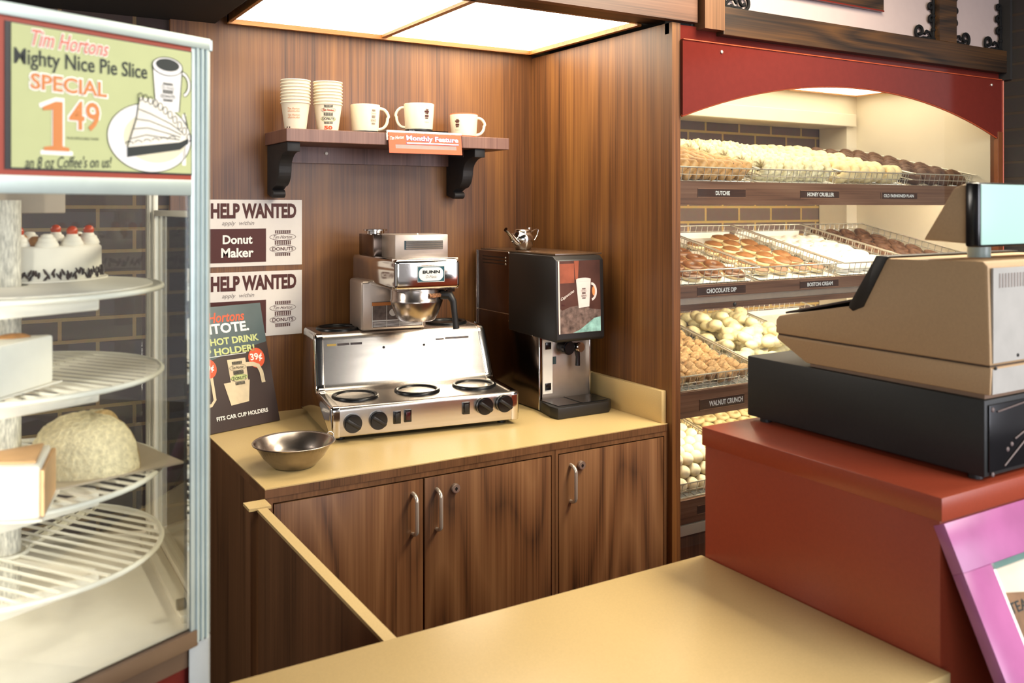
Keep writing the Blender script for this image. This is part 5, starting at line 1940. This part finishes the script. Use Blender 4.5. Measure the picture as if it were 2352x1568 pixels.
# second shelf
dip = thing('chocolate_dip_donut', 'ring donut with dark chocolate dip in the second shelf tray by the partition', 'donut', group='chocolate dip donuts')
mesh_obj('dough_ring', rough_ring(0.026, 0.0145, 0.02, 0.85), M['dough_pale'], dip, world=False, smooth=70)
ic = rough_ring(0.026, 0.0155, 0.02, 0.8)
ic.v = [Vector((v.x, v.y, max(v.z, 0.001) + 0.0012)) for v in ic.v]
mesh_obj('chocolate_icing', ic, M['dip'], dip, world=False, smooth=70)
for r in range(6):
    for c in range(4):
        place(dip, tray_frame(1, 0) @ T((0.060 + c * 0.100 + jit(.006), 0.062 + r * 0.093 + jit(.006), 0.0185)) @ RX(rad(6 + jit(5))) @ RZ(jit(3)))
bos = thing('cream_filled_donut', 'oval cream-filled donut with caramel-brown top on the second pastry shelf', 'donut', group='oval cream-filled donuts')
mesh_obj('dough_bun', MB().ball((0, 0, 0), 0.040, 0.036, 0.015, 22, 14), M['dough_pale'], bos, world=False, smooth=70)
ic = MB().ball((0, 0, 0), 0.0405, 0.0365, 0.0155, 22, 14)
ic.v = [Vector((v.x * 0.93, v.y * 0.93, max(v.z, 0.006) + 0.0022)) for v in ic.v]
mesh_obj('brown_icing', ic, M['choc_tan'], bos, world=False, smooth=70)
for r in range(6):
    for c in range(4):
        if (r, c) in ((5, 0), (5, 1)):
            continue
        place(bos, tray_frame(1, 1) @ T((0.062 + c * 0.101 + jit(.006) + (0.018 if r % 2 else 0) * (-1 if c == 3 else 1), 0.062 + r * 0.088 + jit(.006), 0.0225)) @ RX(rad(5 + jit(5))) @ RZ(jit(.6)))
sug = proto('sugared_donut', rough_ring(0.024, 0.0175, 0.07, 0.85), M['sugar'], 'white powdered sugar donut in the third tray of the second shelf', 'donut', 'powdered sugar donuts')
for r in range(6):
    for c in range(5):
        place(sug, tray_frame(1, 2) @ T((0.052 + c * 0.081 + jit(.003), 0.058 + r * 0.080 + jit(.003), 0.0215)) @ RX(rad(jit(6))) @ RZ(jit(3)))
drk = proto('dark_ring_donut', rough_ring(0.027, 0.013, 0.05, 0.9), M['choc_cake'], 'thin dark chocolate ring in the end tray of the second shelf', 'donut', 'thin dark chocolate rings')
for r in range(6):
    for c in range(4):
        place(drk, tray_frame(1, 3) @ T((0.060 + c * 0.100 + jit(.006), 0.075 + r * 0.092 + jit(.006), 0.0215)) @ RX(rad(10 + jit(8))) @ RZ(jit(3)))

# third shelf
b = MB()
P = []
for i in range(21):
    u = i / 20
    P.append((jit(.003), -0.062 + 0.124 * u, jit(.002)))
b.tube(P, [0.010] + [0.0205 * (1 + jit(.16)) for _ in range(19)] + [0.010], 18)
b.v = [Vector((v.x * (1 + jit(.20)), v.y, v.z * (1 + jit(.20)))) for v in b.v]
wal = proto('walnut_crunch_stick', b, M['walnut_crunch'], 'rough brown walnut crunch stick in the third shelf tray', 'donut', 'walnut crunch sticks')
for r in range(4):
    for c in range(8):
        place(wal, tray_frame(2, 0) @ T((0.038 + c * 0.050 + jit(.003), 0.085 + r * 0.143 + jit(.006), 0.031 + jit(.002))) @ RX(rad(4 + jit(6))) @ RZ(jit(.10)))
b = MB()
for k in range(6):
    b.ball((jit(.022), jit(.030), jit(.008)), 0.024 + jit(.006), 0.026 + jit(.006), 0.019 + jit(.004), 14, 10, 0.05)
fri = proto('glazed_fritter', b, M['fritter'], 'knobbly pale glazed fritter in the heap on the third shelf', 'pastry', 'glazed fritters in a heap', 70)
for lay, (nr, nc) in enumerate(((6, 4), (4, 3))):
    for r in range(nr):
        for c in range(nc):
            place(fri, tray_frame(2, 1) @ T((0.060 + (lay * 0.05) + c * 0.101 + jit(.012), 0.065 + lay * 0.10 + r * 0.094 + jit(.012), 0.033 + lay * 0.042 + jit(.006))) @ RZ(jit(3)) @ RX(jit(.4)))
# lowest shelf
tim = proto('donut_ball', MB().ball((0, 0, 0), 0.0235, 0.0235, 0.0225, 18, 12, 0.01), M['ball'], 'small white sugared donut ball in the heap on the lowest shelf', 'donut ball', 'white donut balls in a heap')
for lay in range(3):
    for r in range(12 - lay):
        for c in range(7 - lay):
            place(tim, tray_frame(3, 0) @ T((0.040 + lay * 0.025 + c * 0.0485 + jit(.003), 0.032 + lay * 0.022 + r * 0.0480 + jit(.003), 0.030 + lay * 0.036 + jit(.002))) @ RZ(jit(3)))
rng = proto('small_ring_donut', rough_ring(0.019, 0.0125, 0.03), M['dough_pale'], 'small pale ring donut beside the donut balls on the lowest shelf', 'donut', 'small pale ring donuts')
for r in range(8):
    for c in range(6):
        place(rng, tray_frame(3, 1) @ T((0.040 + c * 0.067 + jit(.003), 0.045 + r * 0.068 + jit(.003), 0.018)) @ RX(rad(jit(8))) @ RZ(jit(3)))

# ================================================================== CASH REGISTER
RZ0 = 1.168
t = thing('till_box', 'black till box with closed drawer under the beige register on the red counter', 'cash drawer', (1.6, 1.08, RZ0))
mesh_obj('drawer_body', MB().box(1.392, 1.83, 0.834, 1.345, RZ0 + 0.008, 1.300, 0.003), M['drawer'], t)
for x in (1.41, 1.81):
    for y in (0.86, 1.31):
        mesh_obj('foot', MB().cyl((x, y, RZ0 + 0.004), 0.012, 0.008, 'Z', 14), M['black'], t)
b = MB().box(1.40, 1.82, 0.8305, 0.834, RZ0 + 0.016, 1.292, 0.001)
dp = mesh_obj('rear_plate', b, M['black_gloss'], t)
b = MB()
for p0, p1 in (((1.44, 1.19), (1.56, 1.25)), ((1.47, 1.23), (1.62, 1.27)), ((1.42, 1.28), (1.60, 1.285))):
    b.tube([(p0[0], 0.829, p0[1]), ((p0[0] + p1[0]) / 2, 0.828, (p0[1] + p1[1]) / 2 + 0.006), (p1[0], 0.829, p1[1])], 0.0013, 6)
for x, z in ((1.408, 1.284), (1.408, 1.180), (1.45, 1.215), (1.462, 1.222)):
    b.ball((x, 0.830, z), 0.004, 0.002, 0.004, 10, 6)
mesh_obj('screws_and_cable', b, plain('dull_cable', '#6a5b58', rough=0.5), dp)
t = thing('cash_register', 'beige cash register seen from its side, customer display raised', 'cash register', (1.6, 1.05, 1.30))
lower = [(0.828, 1.308), (0.826, 1.353), (1.268, 1.353), (1.270, 1.345), (1.195, 1.306)]
upper = [(0.826, 1.3555), (0.830, 1.515), (0.838, 1.523), (1.016, 1.519), (1.070, 1.432), (1.262, 1.392), (1.270, 1.383), (1.271, 1.3555)]
mesh_obj('lower_shell', MB().prism(lower, 1.396, 1.80, 'X', 0.003), M['beige'], t, smooth=30)
mesh_obj('upper_shell', MB().prism(upper, 1.394, 1.802, 'X', 0.004), M['beige'], t, smooth=30)
mesh_obj('seam', MB().box(1.398, 1.798, 0.829, 1.266, 1.3525, 1.3560), plain('brown_seam', '#4a3a2c', rough=0.7), t, smooth=0)
mesh_obj('underside_rim', MB().box(1.402, 1.79, 0.84, 1.19, 1.300, 1.3085), plain('shaded_beige_rim', '#8c6f58', rough=0.5), t, smooth=0)  # beige with the underside shade put into its colour
hd = [(1.010, 1.523), (1.036, 1.523), (1.040, 1.515), (1.092, 1.432), (1.094, 1.424), (1.085, 1.418), (1.072, 1.424), (1.062, 1.428)]
mesh_obj('operator_display', MB().prism(hd, 1.392, 1.804, 'X', 0.002), M['black'], t, smooth=30)
b = MB().prism([(1.084, 1.4375), (1.250, 1.3965), (1.250, 1.4005), (1.084, 1.4415)], 1.400, 1.796, 'X', 0.0008)
mesh_obj('keyboard', b, plain('dark_key_sheet', '#3d3230', rough=0.5), t, smooth=0)
# back face (towards the customers): pale panel with vents
RF = Frame((1.394, 0.826, 1.30), (1, 0, 0), (0, 0, 1))
b = MB()
slab(b, RF, 0.006, 0.402, 0.060, 0.212, -0.002, 0.0015)
slab(b, RF, 0.006, 0.402, 0.010, 0.050, -0.002, 0.0005)
bp_ = mesh_obj('back_panel', b, plain('pale_register_back', '#a8a59f', rough=0.5), t, smooth=0)
b = MB()
for i in range(16):
    slab(b, RF, 0.022 + i * 0.0085, 0.026 + i * 0.0085, 0.180, 0.203, 0.001, 0.0022)
mesh_obj('vent_slots', b, plain('grey_vent', '#8f857e', rough=0.6), bp_, smooth=0)
b = MB()
for x, z in ((0.012, 0.052), (0.075, 0.068)):
    p = RF(x, z, 0.002)
    b.ball(tuple(p), 0.003, 0.002, 0.003, 10, 6)
mesh_obj('screw', b, M['black'], bp_)
# customer display
screen, _nt, _b = new_mat('screen_painted_glare')  # display is off; its window glare is put in as emission
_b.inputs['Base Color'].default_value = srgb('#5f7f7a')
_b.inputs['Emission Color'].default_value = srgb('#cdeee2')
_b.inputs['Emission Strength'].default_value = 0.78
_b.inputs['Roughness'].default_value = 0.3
mesh_obj('display_pole', MB().cyl((1.535, 0.93, 1.55), 0.019, 0.075, 'Z', 24, bev=0.003), plain('grey_green_pole', '#a3b5ae', rough=0.3), t)
Hd = (1.405, 1.725)
hp = [(0.860, 1.548), (0.884, 1.548), (0.905, 1.553), (0.93, 1.556), (0.896, 1.643), (0.880, 1.650), (0.860, 1.650)]
mesh_obj('display_head', MB().prism([(0.872, 1.549), (0.955, 1.553), (0.900, 1.640), (0.886, 1.647), (0.872, 1.648)], Hd[0] + 0.006, Hd[1] - 0.006, 'X', 0.003), M['beige'], t, smooth=30)
mesh_obj('display_bezel', MB().box(Hd[0], Hd[1], 0.852, 0.876, 1.544, 1.650, 0.004), M['black_gloss'], t)
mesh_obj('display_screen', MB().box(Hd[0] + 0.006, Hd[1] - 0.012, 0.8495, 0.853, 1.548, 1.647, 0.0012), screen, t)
